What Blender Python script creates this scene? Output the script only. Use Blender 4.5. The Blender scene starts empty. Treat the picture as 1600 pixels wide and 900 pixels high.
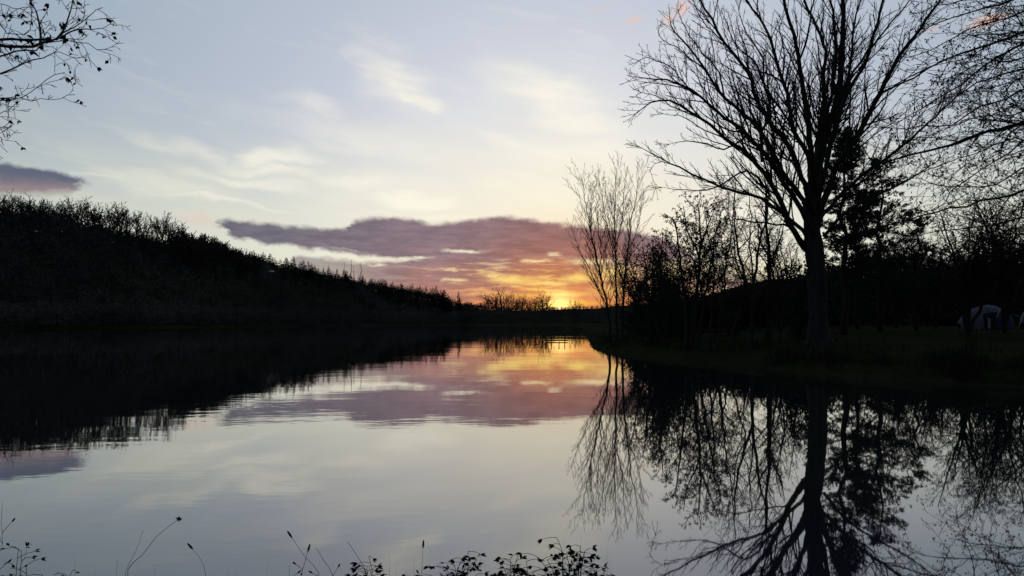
import bpy, math, random
from math import radians, degrees, atan, atan2, hypot, sin, cos, pi, exp
from mathutils import Vector, Matrix

S = bpy.context.scene
COL = S.collection
F = 1200.0            # focal length in photo pixels (27 mm on a 36 mm wide frame)
EYE = 2.0             # eye height above the water
HOR = 503.0           # photo row of the horizon

def at(px, py, Y):
    "world point seen at photo pixel (px,py) at depth Y"
    return Vector(((px - 800) / F * Y, Y, EYE + (HOR - py) / F * Y))
def AZ(px): return degrees(atan((px - 800) / F))
def EL(px, py): return degrees(atan((HOR - py) / hypot(F, px - 800)))
def lin(r, g, b):
    f = lambda c: c / 12.92 if c <= .04045 else ((c + .055) / 1.055) ** 2.4
    return (f(r / 255), f(g / 255), f(b / 255), 1.0)

# ------------------------------------------------------------------ camera
cd = bpy.data.cameras.new('camera'); cam = bpy.data.objects.new('camera', cd); COL.objects.link(cam)
cam.location = (0, 0, EYE); cam.rotation_euler = (radians(90), 0, 0)
cd.sensor_width = 36; cd.lens = 27; cd.shift_y = (HOR - 450) / 1600
cd.clip_start = 0.05; cd.clip_end = 20000
S.camera = cam

SUN_AZ, SUN_EL = AZ(874), 1.0
# ------------------------------------------------------------------ exposure
S.view_settings.view_transform = 'Standard'; S.view_settings.look = 'None'
S.view_settings.exposure = 0.0; S.view_settings.gamma = 1.0; S.view_settings.use_curve_mapping = False
S.cycles.max_bounces = 5; S.cycles.diffuse_bounces = 1; S.cycles.glossy_bounces = 3
S.cycles.use_denoising = True
# ------------------------------------------------------------------ sun
sl = bpy.data.lights.new('sun', 'SUN'); sl.energy = 0.6; sl.angle = radians(0.5); sl.color = (1, .55, .25)
so = bpy.data.objects.new('sun', sl); COL.objects.link(so)
sd = Vector((sin(radians(SUN_AZ)) * cos(radians(SUN_EL)), cos(radians(SUN_AZ)) * cos(radians(SUN_EL)), sin(radians(SUN_EL))))
so.rotation_euler = (-sd).to_track_quat('-Z', 'Y').to_euler()

# ------------------------------------------------------------------ node helper
class NT:
    def __init__(s, tree): s.t = tree
    def n(s, typ, **kw):
        nd = s.t.nodes.new(typ)
        for k, v in kw.items(): setattr(nd, k, v)
        return nd
    def put(s, sock, v):
        if isinstance(v, bpy.types.NodeSocket): s.t.links.new(v, sock)
        elif v is not None: sock.default_value = v
    def m(s, op, a, b=None, c=None, clamp=False):
        nd = s.n('ShaderNodeMath', operation=op, use_clamp=clamp)
        s.put(nd.inputs[0], a)
        if b is not None: s.put(nd.inputs[1], b)
        if c is not None: s.put(nd.inputs[2], c)
        return nd.outputs[0]
    def vm(s, op, a, b=None, out=0, scale=None):
        nd = s.n('ShaderNodeVectorMath', operation=op); s.put(nd.inputs[0], a)
        if b is not None: s.put(nd.inputs[1], b)
        if scale is not None: s.put(nd.inputs['Scale'], scale)
        return nd.outputs[out]
    def mr(s, v, a, b, c=0.0, d=1.0, mode='SMOOTHSTEP'):
        nd = s.n('ShaderNodeMapRange', interpolation_type=mode)
        for i, x in enumerate((v, a, b, c, d)): s.put(nd.inputs[i], x)
        return nd.outputs[0]
    def mix(s, f, a, b):
        nd = s.n('ShaderNodeMix', data_type='RGBA'); nd.clamp_factor = True
        s.put(nd.inputs[0], f); s.put(nd.inputs[6], a); s.put(nd.inputs[7], b)
        return nd.outputs[2]
    def noise(s, vec, scale, detail=4, rough=.5, out=0, dist=0.0, dim='2D'):
        nd = s.n('ShaderNodeTexNoise', noise_dimensions=dim); s.put(nd.inputs['Vector'], vec)
        nd.inputs['Scale'].default_value = scale; nd.inputs['Detail'].default_value = detail
        nd.inputs['Roughness'].default_value = rough; nd.inputs['Distortion'].default_value = dist
        return nd.outputs[out]
    def map(s, vec, loc=(0,0,0), rot=(0,0,0), sc=(1,1,1), typ='TEXTURE'):
        nd = s.n('ShaderNodeMapping', vector_type=typ); s.put(nd.inputs[0], vec)
        nd.inputs[1].default_value = loc; nd.inputs[2].default_value = rot; nd.inputs[3].default_value = sc
        return nd.outputs[0]
    def ramp(s, fac, stops, lo, hi):
        "colour ramp over lo..hi; stops = [(value,(r,g,b,1))]"
        f = s.mr(fac, lo, hi, mode='LINEAR')
        nd = s.n('ShaderNodeValToRGB'); s.put(nd.inputs[0], f); el = nd.color_ramp.elements
        el[0].position = (stops[0][0]-lo)/(hi-lo); el[0].color = stops[0][1]
        el[1].position = (stops[-1][0]-lo)/(hi-lo); el[1].color = stops[-1][1]
        for v, c in stops[1:-1]:
            e = el.new((v-lo)/(hi-lo)); e.color = c
        return nd.outputs[0]
    def curve(s, x, pts, lo, hi, ylo, yhi):
        "piecewise curve y(x)"
        f = s.mr(x, lo, hi, mode='LINEAR')
        nd = s.n('ShaderNodeFloatCurve'); s.put(nd.inputs['Value'], f); c = nd.mapping.curves[0]
        nn = [((px-lo)/(hi-lo), (py-ylo)/(yhi-ylo)) for px, py in pts]
        c.points[0].location = nn[0]; c.points[1].location = nn[-1]
        for q in nn[1:-1]: c.points.new(*q)
        for p in c.points: p.handle_type = 'AUTO_CLAMPED'
        nd.mapping.update()
        return s.mr(nd.outputs[0], 0.0, 1.0, ylo, yhi, mode='LINEAR')

# ------------------------------------------------------------------ sky
def build_sky():
    W = bpy.data.worlds.new('World'); S.world = W; W.use_nodes = True
    t = W.node_tree; t.nodes.clear(); N = NT(t)
    tc = N.n('ShaderNodeTexCoord').outputs['Generated']
    sp = N.n('ShaderNodeSeparateXYZ'); N.put(sp.inputs[0], tc); x, y, z = sp.outputs
    R2D = 180 / pi
    az = N.m('MULTIPLY', N.m('ARCTAN2', x, y), R2D)
    el = N.m('MULTIPLY', N.m('ARCSINE', z), R2D)
    el = N.m('ABSOLUTE', el)
    ang = N.m('MULTIPLY', N.m('ARCCOSINE', N.vm('DOT_PRODUCT', tc, tuple(sd), out=1)), R2D)
    cb = N.n('ShaderNodeCombineXYZ'); N.put(cb.inputs[0], az); N.put(cb.inputs[1], el); P = cb.outputs[0]
    # physical sky underneath
    nis = N.n('ShaderNodeTexSky', sky_type='NISHITA'); nis.sun_disc = False
    nis.sun_elevation = radians(SUN_EL); nis.sun_rotation = radians(SUN_AZ)
    nis.air_density = 1.0; nis.dust_density = 1.2; nis.ozone_density = 2.0
    nsk = N.vm('SCALE', nis.outputs[0], scale=0.10)
    # high thin veil, coloured by the distance from the sun and by height
    veil = N.ramp(ang, [(0, lin(255,240,205)), (6, lin(252,244,228)), (11, lin(242,240,234)), (16, lin(226,228,232)), (20, lin(208,213,225)),
                        (26, lin(190,199,213)), (36, lin(168,183,198)), (48, lin(146,163,182)),
                        (70, lin(108,120,140)), (110, lin(84,92,108)), (180, lin(72,80,94))], 0, 180)
    low = N.ramp(ang, [(0, lin(255,226,150)), (8, lin(252,242,218)), (18, lin(238,237,218)), (26, lin(222,224,208)), (36, lin(208,212,200)),
                       (50, lin(150,150,150)), (90, lin(98,103,112)), (180, lin(72,77,88))], 0, 180)
    n1 = N.noise(N.map(P, rot=(0,0,radians(-14)), sc=(9,2.6,1)), 1.0, 4, .55)
    lowf = N.mr(N.m('ADD', el, N.m('MULTIPLY', N.m('SUBTRACT', n1, .5), 6.0)), 17.0, 5.0, 0, .92)
    base = N.mix(lowf, veil, low)
    base = N.mix(.94, nsk, base)
    # cirrus
    warp = N.vm('SUBTRACT', N.noise(N.map(P, sc=(2.2,1,1)), .5, 3, .45, out=1), (.5,.5,.5))
    Pw = N.vm('ADD', P, N.vm('MULTIPLY', warp, (3.8, 1.9, 0)))
    def blobs(src, L, soft=1.0):
        acc = None
        for (px, py, hw, hh, rot, st) in L:
            k = degrees(1/F) * cos(radians(AZ(px)))
            v = N.map(src, loc=(AZ(px), EL(px,py), 0), rot=(0,0,radians(rot)), sc=(hw*k, hh*k, 1))
            g = N.mr(N.vm('LENGTH', v, out=1), 1.0, 1.0-soft, 0, st)
            acc = g if acc is None else N.m('MAXIMUM', acc, g)
        return acc
    cir = blobs(Pw, [(612,122,90,56,-35,.8), (645,155,64,22,-15,1.0), (490,162,80,26,-18,.5), (620,300,150,40,-4,.4), (560,215,230,34,-10,.4), (250,290,170,24,-6,.5), (860,300,160,50,-4,.5), (860,150,150,46,-22,.85),
                     (905,185,110,40,-15,.8), (900,240,170,40,0,.6), (435,243,78,24,8,1.2), (415,266,100,20,0,1.0),
                     (395,287,130,13,-3,.9), (560,290,140,15,-6,.7), (640,312,100,16,2,1.2), (700,335,200,10,0,.5),
                     (300,240,190,16,-14,.45), (330,312,190,8,-5,.7), (150,275,120,6,-4,.5), (820,225,140,14,-10,.4),
                     (1150,330,90,14,0,.6), (1400,300,60,14,0,.5), (1480,330,60,10,0,.4)])
    n2 = N.noise(N.map(P, rot=(0,0,radians(-12)), sc=(5.5,.75,1)), 1.0, 6, .62)
    n3 = N.noise(N.map(P, rot=(0,0,radians(-20)), sc=(14,4,1)), 1.0, 3, .5)
    streak = N.m('MULTIPLY', N.mr(n2, .48, .72), N.mr(n3, .42, .62))
    cf = N.m('ADD', N.m('MULTIPLY', cir, N.mr(n2, .25, .6, .78, 1.12)), N.m('MULTIPLY', streak, .16), clamp=True)
    cf = N.m('MULTIPLY', cf, N.mr(ang, 70, 40))
    circ = N.ramp(ang, [(0, lin(255,242,200)), (12, lin(255,250,232)), (22, lin(244,240,228)), (34, lin(234,234,212)), (60, lin(120,125,135))], 0, 60)
    c = N.mix(N.m('MULTIPLY', cf, .85), base, circ)
    # small pink shreds of cloud
    wf = N.vm('SUBTRACT', N.noise(P, 1.6, 4, .6, out=1), (.5,.5,.5))
    Pf = N.vm('ADD', P, N.vm('MULTIPLY', wf, (1.6, .5, 0)))
    pk = blobs(Pf, [(992,30,17,8,0,.75), (1066,14,20,16,20,.9), (1044,30,14,10,20,.8), (1545,32,42,13,10,.95), (938,14,20,6,10,.35),
                    (310,342,46,17,-8,.35), (1455,45,30,8,0,.3)])
    c = N.mix(N.m('MULTIPLY', pk, N.mr(ang, 60, 45)), c, lin(236,196,180))
    # purple cloud bank along the horizon
    wb = N.vm('SUBTRACT', N.noise(N.map(P, sc=(1.6,1,1)), 1.3, 5, .55, out=1), (.5,.5,.5))
    Pb = N.vm('ADD', P, N.vm('MULTIPLY', wb, (1.8, .62, 0)))
    sb = N.n('ShaderNodeSeparateXYZ'); N.put(sb.inputs[0], Pb); baz, bel = sb.outputs[0], sb.outputs[1]
    def cv(pts):
        pts = [(AZ(a), EL(a, b)) for a, b in pts]
        return N.curve(baz, pts, pts[0][0], pts[-1][0], -4, 12)
    top = cv([(290,366),(333,350),(348,343),(400,346),(450,352),(535,355),(556,343),(600,338),(650,342),(685,349),(740,341),
              (790,338),(850,345),(900,350),(950,355),(1000,362),(1045,376),(1085,400),(1150,432),(1300,455),(1700,475)])
    bot = cv([(290,366),(333,354),(370,372),(430,384),(500,392),(560,400),(605,404),(640,414),(665,490),(800,560),(1000,560),(1700,560)])
    lowtop = cv([(290,520),(430,500),(455,402),(480,397),(520,403),(570,407),(600,406),(640,404),(700,400),(900,400),(1000,400),(1200,430),(1700,470)])
    d1 = N.m('MULTIPLY', N.mr(N.m('SUBTRACT', top, bel), -.16, .34), N.mr(N.m('SUBTRACT', bel, bot), -.15, .30))
    d1 = N.m('MULTIPLY', d1, N.mr(baz, AZ(325), AZ(345)))
    d2 = N.m('MULTIPLY', N.mr(N.m('SUBTRACT', lowtop, bel), -.10, .35), N.mr(baz, AZ(520), AZ(640), .72, 1.0))
    d = N.m('MAXIMUM', d1, d2)
    # bright openings in the bank
    wg = N.vm('SUBTRACT', N.noise(N.map(P, sc=(2.2,1,1)), 1.8, 5, .65, out=1), (.5,.5,.5))
    Pg = N.vm('ADD', P, N.vm('MULTIPLY', wg, (2.0, .45, 0)))
    gaps = blobs(Pg, [(725,393,46,5,-1,.95), (628,405,44,6,-1,.9), (590,414,20,4,0,.8), (654,403,22,5,0,.9), (702,421,18,4,0,.7), (712,437,28,5,-3,.8),
                      (800,437,60,12,-2,1), (770,431,26,7,-5,.9), (850,443,70,6,1,1), (905,434,44,11,3,1), (836,408,36,5,0,.9),
                      (866,397,18,4,0,.7), (930,409,66,8,1,.95), (960,425,70,20,0,.75), (745,460,36,5,0,.75), (815,462,60,6,0,.8),
                      (880,460,80,6,0,1), (900,473,90,7,0,1), (860,476,60,7,0,1), (960,455,60,16,0,.8),
                      (1085,420,90,30,4,1), (1180,420,130,34,0,1), (1110,455,110,16,0,.95), (1280,415,80,30,0,1), (1330,400,140,24,0,.9), (1290,440,120,16,0,.8),
                      (540,390,60,4,-10,.22), (1030,445,50,18,0,.6), (1420,410,80,18,0,.9), (1500,430,90,16,0,.6)])
    n4 = N.noise(N.map(P, sc=(3.4,.42,1)), 1.0, 5, .6)
    thin = N.m('MULTIPLY', N.mr(n4, .50, .68), N.mr(ang, 15, 4, 0, .72))
    thin = N.m('MULTIPLY', thin, N.mr(el, 5.2, 3.8))
    d = N.m('MULTIPLY', d, N.m('SUBTRACT', 1.0, N.m('MAXIMUM', gaps, thin)))
    bankc = N.ramp(ang, [(0, lin(214,126,84)), (3, lin(180,117,98)), (5.5, lin(156,113,108)), (7.5, lin(147,118,120)), (10, lin(143,121,129)), (14, lin(133,117,126)),
                         (20, lin(117,112,123)), (30, lin(110,109,121)), (40, lin(100,104,120)), (80, lin(58,62,78))], 0, 80)
    bankl = N.ramp(ang, [(0, lin(240,150,74)), (4, lin(210,138,100)), (9, lin(182,128,114)), (16, lin(150,120,126)), (26, lin(126,114,130)), (80, lin(50,54,72))], 0, 80)
    n5 = N.noise(N.map(P, sc=(4.2,.9,1)), 1.0, 5, .6)
    bc = N.mix(N.mr(N.m('ADD', el, N.m('MULTIPLY', N.m('SUBTRACT', n5, .5), 5.0)), 6.0, 1.5), bankc, bankl)
    gold = N.ramp(ang, [(0, lin(255,236,146)), (3, lin(255,216,116)), (7, lin(254,222,150)), (12, lin(246,234,198)), (25, lin(222,220,196))], 0, 25)
    gold = N.mix(N.mr(el, 3.2, 1.2, 0, .95), gold, N.ramp(ang, [(0, lin(255,196,70)), (5, lin(248,148,64)), (14, lin(222,150,116))], 0, 14))
    lowm = N.m('MULTIPLY', N.mr(bel, 5.0, 3.6), N.mr(ang, 26, 14))
    c = N.mix(lowm, c, gold)
    n6 = N.noise(N.map(P, sc=(3.0,.55,1)), 1.3, 5, .65)
    bc = N.vm('SCALE', bc, scale=N.mr(n6, .3, .7, .86, 1.12))
    c = N.mix(d, c, bc)
    # cloud wedge far left
    lt = cv([(-900,300),(-400,262),(-100,248),(0,254),(60,262),(110,271),(140,286),(160,300),(300,330)])
    lb = cv([(-900,330),(-300,318),(-100,308),(0,303),(60,302),(110,300),(140,290),(160,296),(300,330)])
    d3 = N.m('MULTIPLY', N.mr(N.m('SUBTRACT', lt, bel), -.1, .3), N.mr(N.m('SUBTRACT', bel, lb), -.3, .3))
    d3 = N.m('MULTIPLY', d3, N.mr(baz, AZ(145), AZ(120)))
    lc = N.mix(N.mr(bel, EL(60,300), EL(60,272)), lin(152,136,138), lin(98,105,123))
    c = N.mix(d3, c, lc)
    # glow where the sun goes down
    g = N.map(P, loc=(SUN_AZ, 1.15, 0), sc=(2.6, .7, 1))
    gl = N.mr(N.vm('LENGTH', g, out=1), 1.0, 0.0, 0, .75)
    c = N.mix(gl, c, lin(255,186,64))
    hot = N.m('POWER', N.mr(ang, 2.2, 0.0, 0, 1, mode='LINEAR'), 2.0)
    c = N.vm('ADD', c, N.vm('SCALE', (1.0,.72,.28), scale=N.m('MULTIPLY', hot, 1.6)))
    bg = N.n('ShaderNodeBackground'); N.put(bg.inputs[0], c); bg.inputs[1].default_value = 1.0
    o = N.n('ShaderNodeOutputWorld'); t.links.new(bg.outputs[0], o.inputs[0])
    W.cycles.sampling_method = 'MANUAL'; W.cycles.sample_map_resolution = 512
build_sky()

# ------------------------------------------------------------------ materials
def new_mat(name):
    m = bpy.data.materials.new(name); m.use_nodes = True
    b = m.node_tree.nodes['Principled BSDF']
    return m, NT(m.node_tree), b
def noisy(name, c1, c2, scale=4, rough=.9, bump=.0, spec=.1, detail=5, stretch=(1,1,1)):
    m, N, b = new_mat(name)
    tc = N.n('ShaderNodeTexCoord').outputs['Object']
    v = N.map(tc, sc=stretch)
    f = N.noise(v, scale, detail, .6, dim='3D')
    N.put(b.inputs['Base Color'], N.mix(N.mr(f, .35, .68), (*c1,1), (*c2,1)))
    b.inputs['Roughness'].default_value = rough; b.inputs['Specular IOR Level'].default_value = spec
    if bump:
        bn = N.n('ShaderNodeBump'); bn.inputs['Strength'].default_value = bump; bn.inputs['Distance'].default_value = .03
        N.put(bn.inputs['Height'], f); N.put(b.inputs['Normal'], bn.outputs[0])
    return m
M = dict(
    bark   = noisy('bark', (.026,.025,.023), (.050,.047,.042), 5, .95, .6, stretch=(1,1,6)),
    twig   = noisy('twig_bark', (.032,.029,.026), (.05,.045,.04), 3),
    red    = noisy('reddish_twig', (.035,.020,.012), (.060,.034,.020), 3),
    leafb  = noisy('dead_leaf', (.022,.016,.010), (.040,.028,.016), 6),
    ever   = noisy('evergreen', (.032,.045,.032), (.055,.07,.045), 3),
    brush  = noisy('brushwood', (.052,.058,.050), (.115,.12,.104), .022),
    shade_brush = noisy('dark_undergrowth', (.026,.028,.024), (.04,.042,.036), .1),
    plant  = noisy('bank_plant', (.016,.022,.012), (.034,.040,.022), 9),
    dry    = noisy('dry_stalk', (.045,.036,.024), (.08,.065,.045), 9),
    wood   = noisy('old_wood', (.05,.045,.04), (.09,.08,.07), 3, stretch=(1,8,1)),
    metal  = noisy('grey_metal', (.18,.19,.20), (.26,.27,.28), 5, .5, spec=.4),
    open_front_shade = noisy('open_front_shade', (.012,.014,.018), (.02,.022,.026), 3, .9),  # near-black colour standing in for the shade in the tent's open front
    canvas = noisy('pale_canvas', (.09,.11,.145), (.12,.14,.18), 2, .95),
    blue   = noisy('blue_fabric', (.008,.018,.06), (.012,.024,.08), 2, .6, spec=.3),
    white  = noisy('white_plastic', (.24,.24,.24), (.30,.30,.30), 2, .8),
    yellow = noisy('yellow_pipe', (.16,.16,.08), (.2,.19,.1), 2, .8),
)

# ------------------------------------------------------------------ mesh builder
class MB:
    def __init__(s): s.v = []; s.f = []; s.mi = []; s.cur = 0
    def quad(s, *idx): s.f.append(idx); s.mi.append(s.cur)
    def tube(s, pts, rad, sides=None, cap=True):
        if sides is None:
            r = rad[0]; sides = 12 if r > .25 else 8 if r > .07 else 5 if r > .025 else 3
        n = len(pts); base = len(s.v); t = (pts[1] - pts[0]).normalized()
        u = t.cross(Vector((.3,.9,.1))); 
        if u.length < .1: u = t.cross(Vector((1,0,0)))
        u.normalize()
        cs = [(cos(2*pi*k/sides), sin(2*pi*k/sides)) for k in range(sides)]
        for i in range(n):
            tt = (pts[min(i+1,n-1)] - pts[max(i-1,0)])
            if tt.length > 1e-6: t = tt.normalized()
            u = (u - t*u.dot(t)); u.normalize(); w = t.cross(u)
            r = rad[i]; p = pts[i]
            for c, d in cs: s.v.append(p + u*(c*r) + w*(d*r))
        for i in range(n-1):
            a = base + i*sides; b = a + sides
            for k in range(sides):
                k2 = (k+1) % sides
                s.quad(a+k, a+k2, b+k2, b+k)
        if cap and sides > 3:
            s.quad(*[base + k for k in range(sides)][::-1]); s.quad(*[base+(n-1)*sides+k for k in range(sides)])
    def leaf(s, p, d, nrm, L, W):
        d = d.normalized(); sd_ = d.cross(nrm)
        if sd_.length < 1e-3: sd_ = d.orthogonal()
        sd_.normalize(); up = sd_.cross(d)
        b = len(s.v)
        s.v += [p, p + d*L*.45 + sd_*W*.5 + up*L*.06, p + d*L, p + d*L*.45 - sd_*W*.5 + up*L*.06, p + d*L*.5 - up*L*.05]
        s.quad(b, b+1, b+4); s.quad(b+1, b+2, b+4); s.quad(b+2, b+3, b+4); s.quad(b+3, b, b+4)
    def box(s, c, sx, sy, sz, rot=None):
        b = len(s.v); c = Vector(c)
        for dx, dy, dz in ((-1,-1,-1),(1,-1,-1),(1,1,-1),(-1,1,-1),(-1,-1,1),(1,-1,1),(1,1,1),(-1,1,1)):
            q = Vector((dx*sx/2, dy*sy/2, dz*sz/2))
            if rot: q = rot @ q
            s.v.append(c+q)
        for q in ((0,3,2,1),(4,5,6,7),(0,1,5,4),(1,2,6,5),(2,3,7,6),(3,0,4,7)): s.quad(*[b+i for i in q])
    def mesh(s, name, mats, smooth=False):
        me = bpy.data.meshes.new(name)
        me.from_pydata([tuple(v) for v in s.v], [], s.f)
        if not isinstance(mats, (list, tuple)): mats = [mats]
        for m in mats: me.materials.append(m)
        if len(mats) > 1: me.polygons.foreach_set('material_index', s.mi)
        if smooth: me.polygons.foreach_set('use_smooth', [True]*len(me.polygons))
        me.update(); return me
    def build(s, name, mats, parent=None, smooth=False):
        o = bpy.data.objects.new(name, s.mesh(name, mats, smooth)); COL.objects.link(o)
        if parent: o.parent = parent
        return o

def tag(o, label=None, cat=None, group=None, kind=None):
    if label: o['label'] = label
    if cat: o['category'] = cat
    if group: o['group'] = group
    if kind: o['kind'] = kind
    return o
def empty(name, loc=(0,0,0)):
    o = bpy.data.objects.new(name, None); COL.objects.link(o); o.location = loc; o.empty_display_size = .3
    return o
def copy_tree(src, loc, rz=0, sc=(1,1,1), label=None, group=None):
    r = src.copy(); COL.objects.link(r); r.location = loc; r.rotation_euler = (0,0,rz); r.scale = sc
    if label: r['label'] = label
    if group: r['group'] = group
    for ch in src.children:
        c = ch.copy(); COL.objects.link(c); c.parent = r
        for g in ch.children:
            d = g.copy(); COL.objects.link(d); d.parent = c
    return r

# ------------------------------------------------------------------ terrain
def P2(px, Y): return ((px-800)/F*Y, Y)
SHORE = [P2(-40,222), P2(200,262), P2(400,330), P2(520,370), P2(620,430), P2(720,480), P2(800,500), P2(870,470), P2(905,330),
         P2(914,180), P2(916,105), P2(918,78), P2(922,66), P2(930,57), P2(955,50), P2(1020,43.5), P2(1100,38), P2(1200,32.6),
         P2(1300,28.8), P2(1400,26.4), P2(1500,24.7), P2(1620,23.0), (19.5,19), (20.5,14), (16,8.5), (9,5.6), (3.5,4.9), (-3,4.6), (-7,4.9),
         (-14,5.6), (-28,4.0), (-60,-4), (-120,2), (-175,80), (-196,180)]
def shore_dist(x, y):
    "signed distance to the water's edge, positive on land"
    best = 1e9; inside = False; n = len(SHORE)
    for i in range(n):
        x1, y1 = SHORE[i]; x2, y2 = SHORE[(i+1) % n]
        dx, dy = x2-x1, y2-y1; L = dx*dx+dy*dy
        t = ((x-x1)*dx+(y-y1)*dy)/L; t = 0 if t < 0 else 1 if t > 1 else t
        q = (x-x1-t*dx)**2 + (y-y1-t*dy)**2
        if q < best: best = q
        if (y1 > y) != (y2 > y) and x < (x2-x1)*(y-y1)/(y2-y1)+x1: inside = not inside
    b = math.sqrt(best)
    if x > 0 and 8 < y < 140: b += (.28*vnoise(x*1.1, y*1.1) + .14*vnoise(x*3.1, y*2.7))*(-1 if inside else 1)
    return -b if inside else b
def interp(T, v):
    if v <= T[0][0]: return T[0][1]
    for (a, b), (c, d) in zip(T, T[1:]):
        if v <= c: return b + (d-b)*(v-a)/(c-a)
    return T[-1][1]
def sms(t): t = 0 if t < 0 else 1 if t > 1 else t; return t*t*(3-2*t)
# ground ridge seen from the lake: photo column -> (crest row of bare ground, crest depth, foot depth)
CREST = [(-1400,470), (-700,410), (-300,384), (0,368), (100,372), (200,384), (300,404), (340,404), (400,420), (500,440), (560,452), (640,464),
         (700,476), (760,487), (800,487), (860,485), (920,483), (1000,480), (1080,470), (1130,460), (1200,446), (1300,440), (1450,440), (1700,446), (2600,470)]
CDEP = [(-700,260), (0,300), (300,390), (400,440), (560,500), (700,540), (800,620), (900,640), (1000,520), (1100,330), (1200,270), (1700,260)]
CFOOT = [(-700,200), (0,232), (200,272), (400,338), (560,400), (700,480), (800,510), (900,500), (1000,300), (1100,170), (1200,140), (1700,120)]
rng = random.Random(5)
def vnoise(x, y):
    return (sin(x*1.3+cos(y*1.7)*1.3)+sin(y*1.1+2.1+sin(x*.9)*1.7)+sin((x+y)*.73+4)*.8)/2.8
def ground(x, y):
    s = shore_dist(x, y)
    if s < 0: return max(-1.6, s*.35) - .02
    r = hypot(x, y)
    z = .42*sms(s/.9) + .5*sms((s-.6)/4.5) + .12*vnoise(x*.3, y*.3)*sms(s/3)
    if r < 14: z = .40*sms(s/1.2) + .15*vnoise(x*.8,y*.8)*sms(s/2)
    if y > 20:
        px = 800 + F*x/y
        cy, cdp, ft = interp(CREST, px), interp(CDEP, px), interp(CFOOT, px)
        h = EYE + (HOR-cy)/F*cdp
        if px > 1050: z += .5*sms((y-34)/26)*sms((px-1050)/200)
        t = (y-ft)/(cdp-ft)
        k = min(1, s/60)
        z += h*sms(t)*sms(s/40)*(1 - .3*sms((y-cdp)/400)) + 1.6*vnoise(x/26, y/26)*k*sms(t)
    return z

def build_ground():
    mb = MB(); rings = [0.0]; r = .5
    while r < 2600: rings.append(r); r *= 1.034
    rings.append(9000)
    A = 540; angs = []
    # finer in the visible sector
    nv = 420; half = radians(40)
    angs = [-half + 2*half*i/nv for i in range(nv+1)]
    nb = A-nv
    angs += [half + (2*pi-2*half)*i/nb for i in range(1, nb)]
    na = len(angs)
    mb.v.append(Vector((0,0,ground(0,0))))
    for ri in rings[1:]:
        for a in angs:
            x, y = ri*sin(a), ri*cos(a)
            mb.v.append(Vector((x, y, ground(x, y) if ri < 2600 else 0)))
    for k in range(na): mb.quad(0, 1+(k+1)%na, 1+k)
    for i in range(len(rings)-2):
        b = 1+i*na
        for k in range(na):
            k2 = (k+1)%na; mb.quad(b+k, b+k2, b+na+k2, b+na+k)
    m, N, b = new_mat('grassy_ground')
    tc = N.n('ShaderNodeTexCoord').outputs['Object']
    n1 = N.noise(tc, .35, 5, .6); n2 = N.noise(tc, 6, 4, .6)
    c = N.mix(N.mr(n1,.35,.65), (.020,.027,.011,1), (.032,.034,.016,1))
    c = N.mix(N.mr(n2,.45,.7), c, (.032,.027,.020,1))
    N.put(b.inputs['Base Color'], c); b.inputs['Roughness'].default_value = 1; b.inputs['Specular IOR Level'].default_value = 0
    bn = N.n('ShaderNodeBump'); bn.inputs['Strength'].default_value = .7; bn.inputs['Distance'].default_value = .05
    N.put(bn.inputs['Height'], n2); N.put(b.inputs['Normal'], bn.outputs[0])
    tag(mb.build('ground', m, smooth=True), kind='structure')
build_ground()

# ------------------------------------------------------------------ water
def build_water():
    mb = MB()
    xs = (-230, 40); ys = (-20, 560)
    mb.v += [Vector((xs[0],ys[0],0)), Vector((xs[1],ys[0],0)), Vector((xs[1],ys[1],0)), Vector((xs[0],ys[1],0))]
    mb.quad(0,1,2,3)
    m, N, b = new_mat('lake_water')
    tc = N.n('ShaderNodeTexCoord').outputs['Object']
    b.inputs['Base Color'].default_value = (.016,.019,.020,1); b.inputs['Roughness'].default_value = .018
    b.inputs['IOR'].default_value = 1.9; b.inputs['Specular IOR Level'].default_value = .5
    a1 = N.noise(N.map(tc, rot=(0,0,radians(8)), sc=(1.5,.55,1)), 1.0, 2, .5)
    a2 = N.noise(N.map(tc, rot=(0,0,radians(-10)), sc=(.38,.16,1)), 1.0, 2, .5)
    a3 = N.noise(N.map(tc, rot=(0,0,radians(15)), sc=(5.5,2.2,1)), 1.0, 2, .5)
    patch = N.mr(N.noise(N.map(tc, sc=(22,7,1)), 1.0, 3, .5), .42, .70, .25, 2.6)
    h = N.m('ADD', N.m('MULTIPLY', a1, .0028), N.m('ADD', N.m('MULTIPLY', a2, .0007), N.m('MULTIPLY', a3, .004)))
    h = N.m('MULTIPLY', h, patch)
    bn = N.n('ShaderNodeBump'); bn.inputs['Strength'].default_value = 1.0; bn.inputs['Distance'].default_value = .30
    N.put(bn.inputs['Height'], h); N.put(b.inputs['Normal'], bn.outputs[0])
    b.inputs['Coat Weight'].default_value = .5; b.inputs['Coat IOR'].default_value = 1.33; b.inputs['Coat Roughness'].default_value = .018
    N.put(b.inputs['Coat Normal'], bn.outputs[0])
    tag(mb.build('water', m), kind='structure')
build_water()
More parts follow.
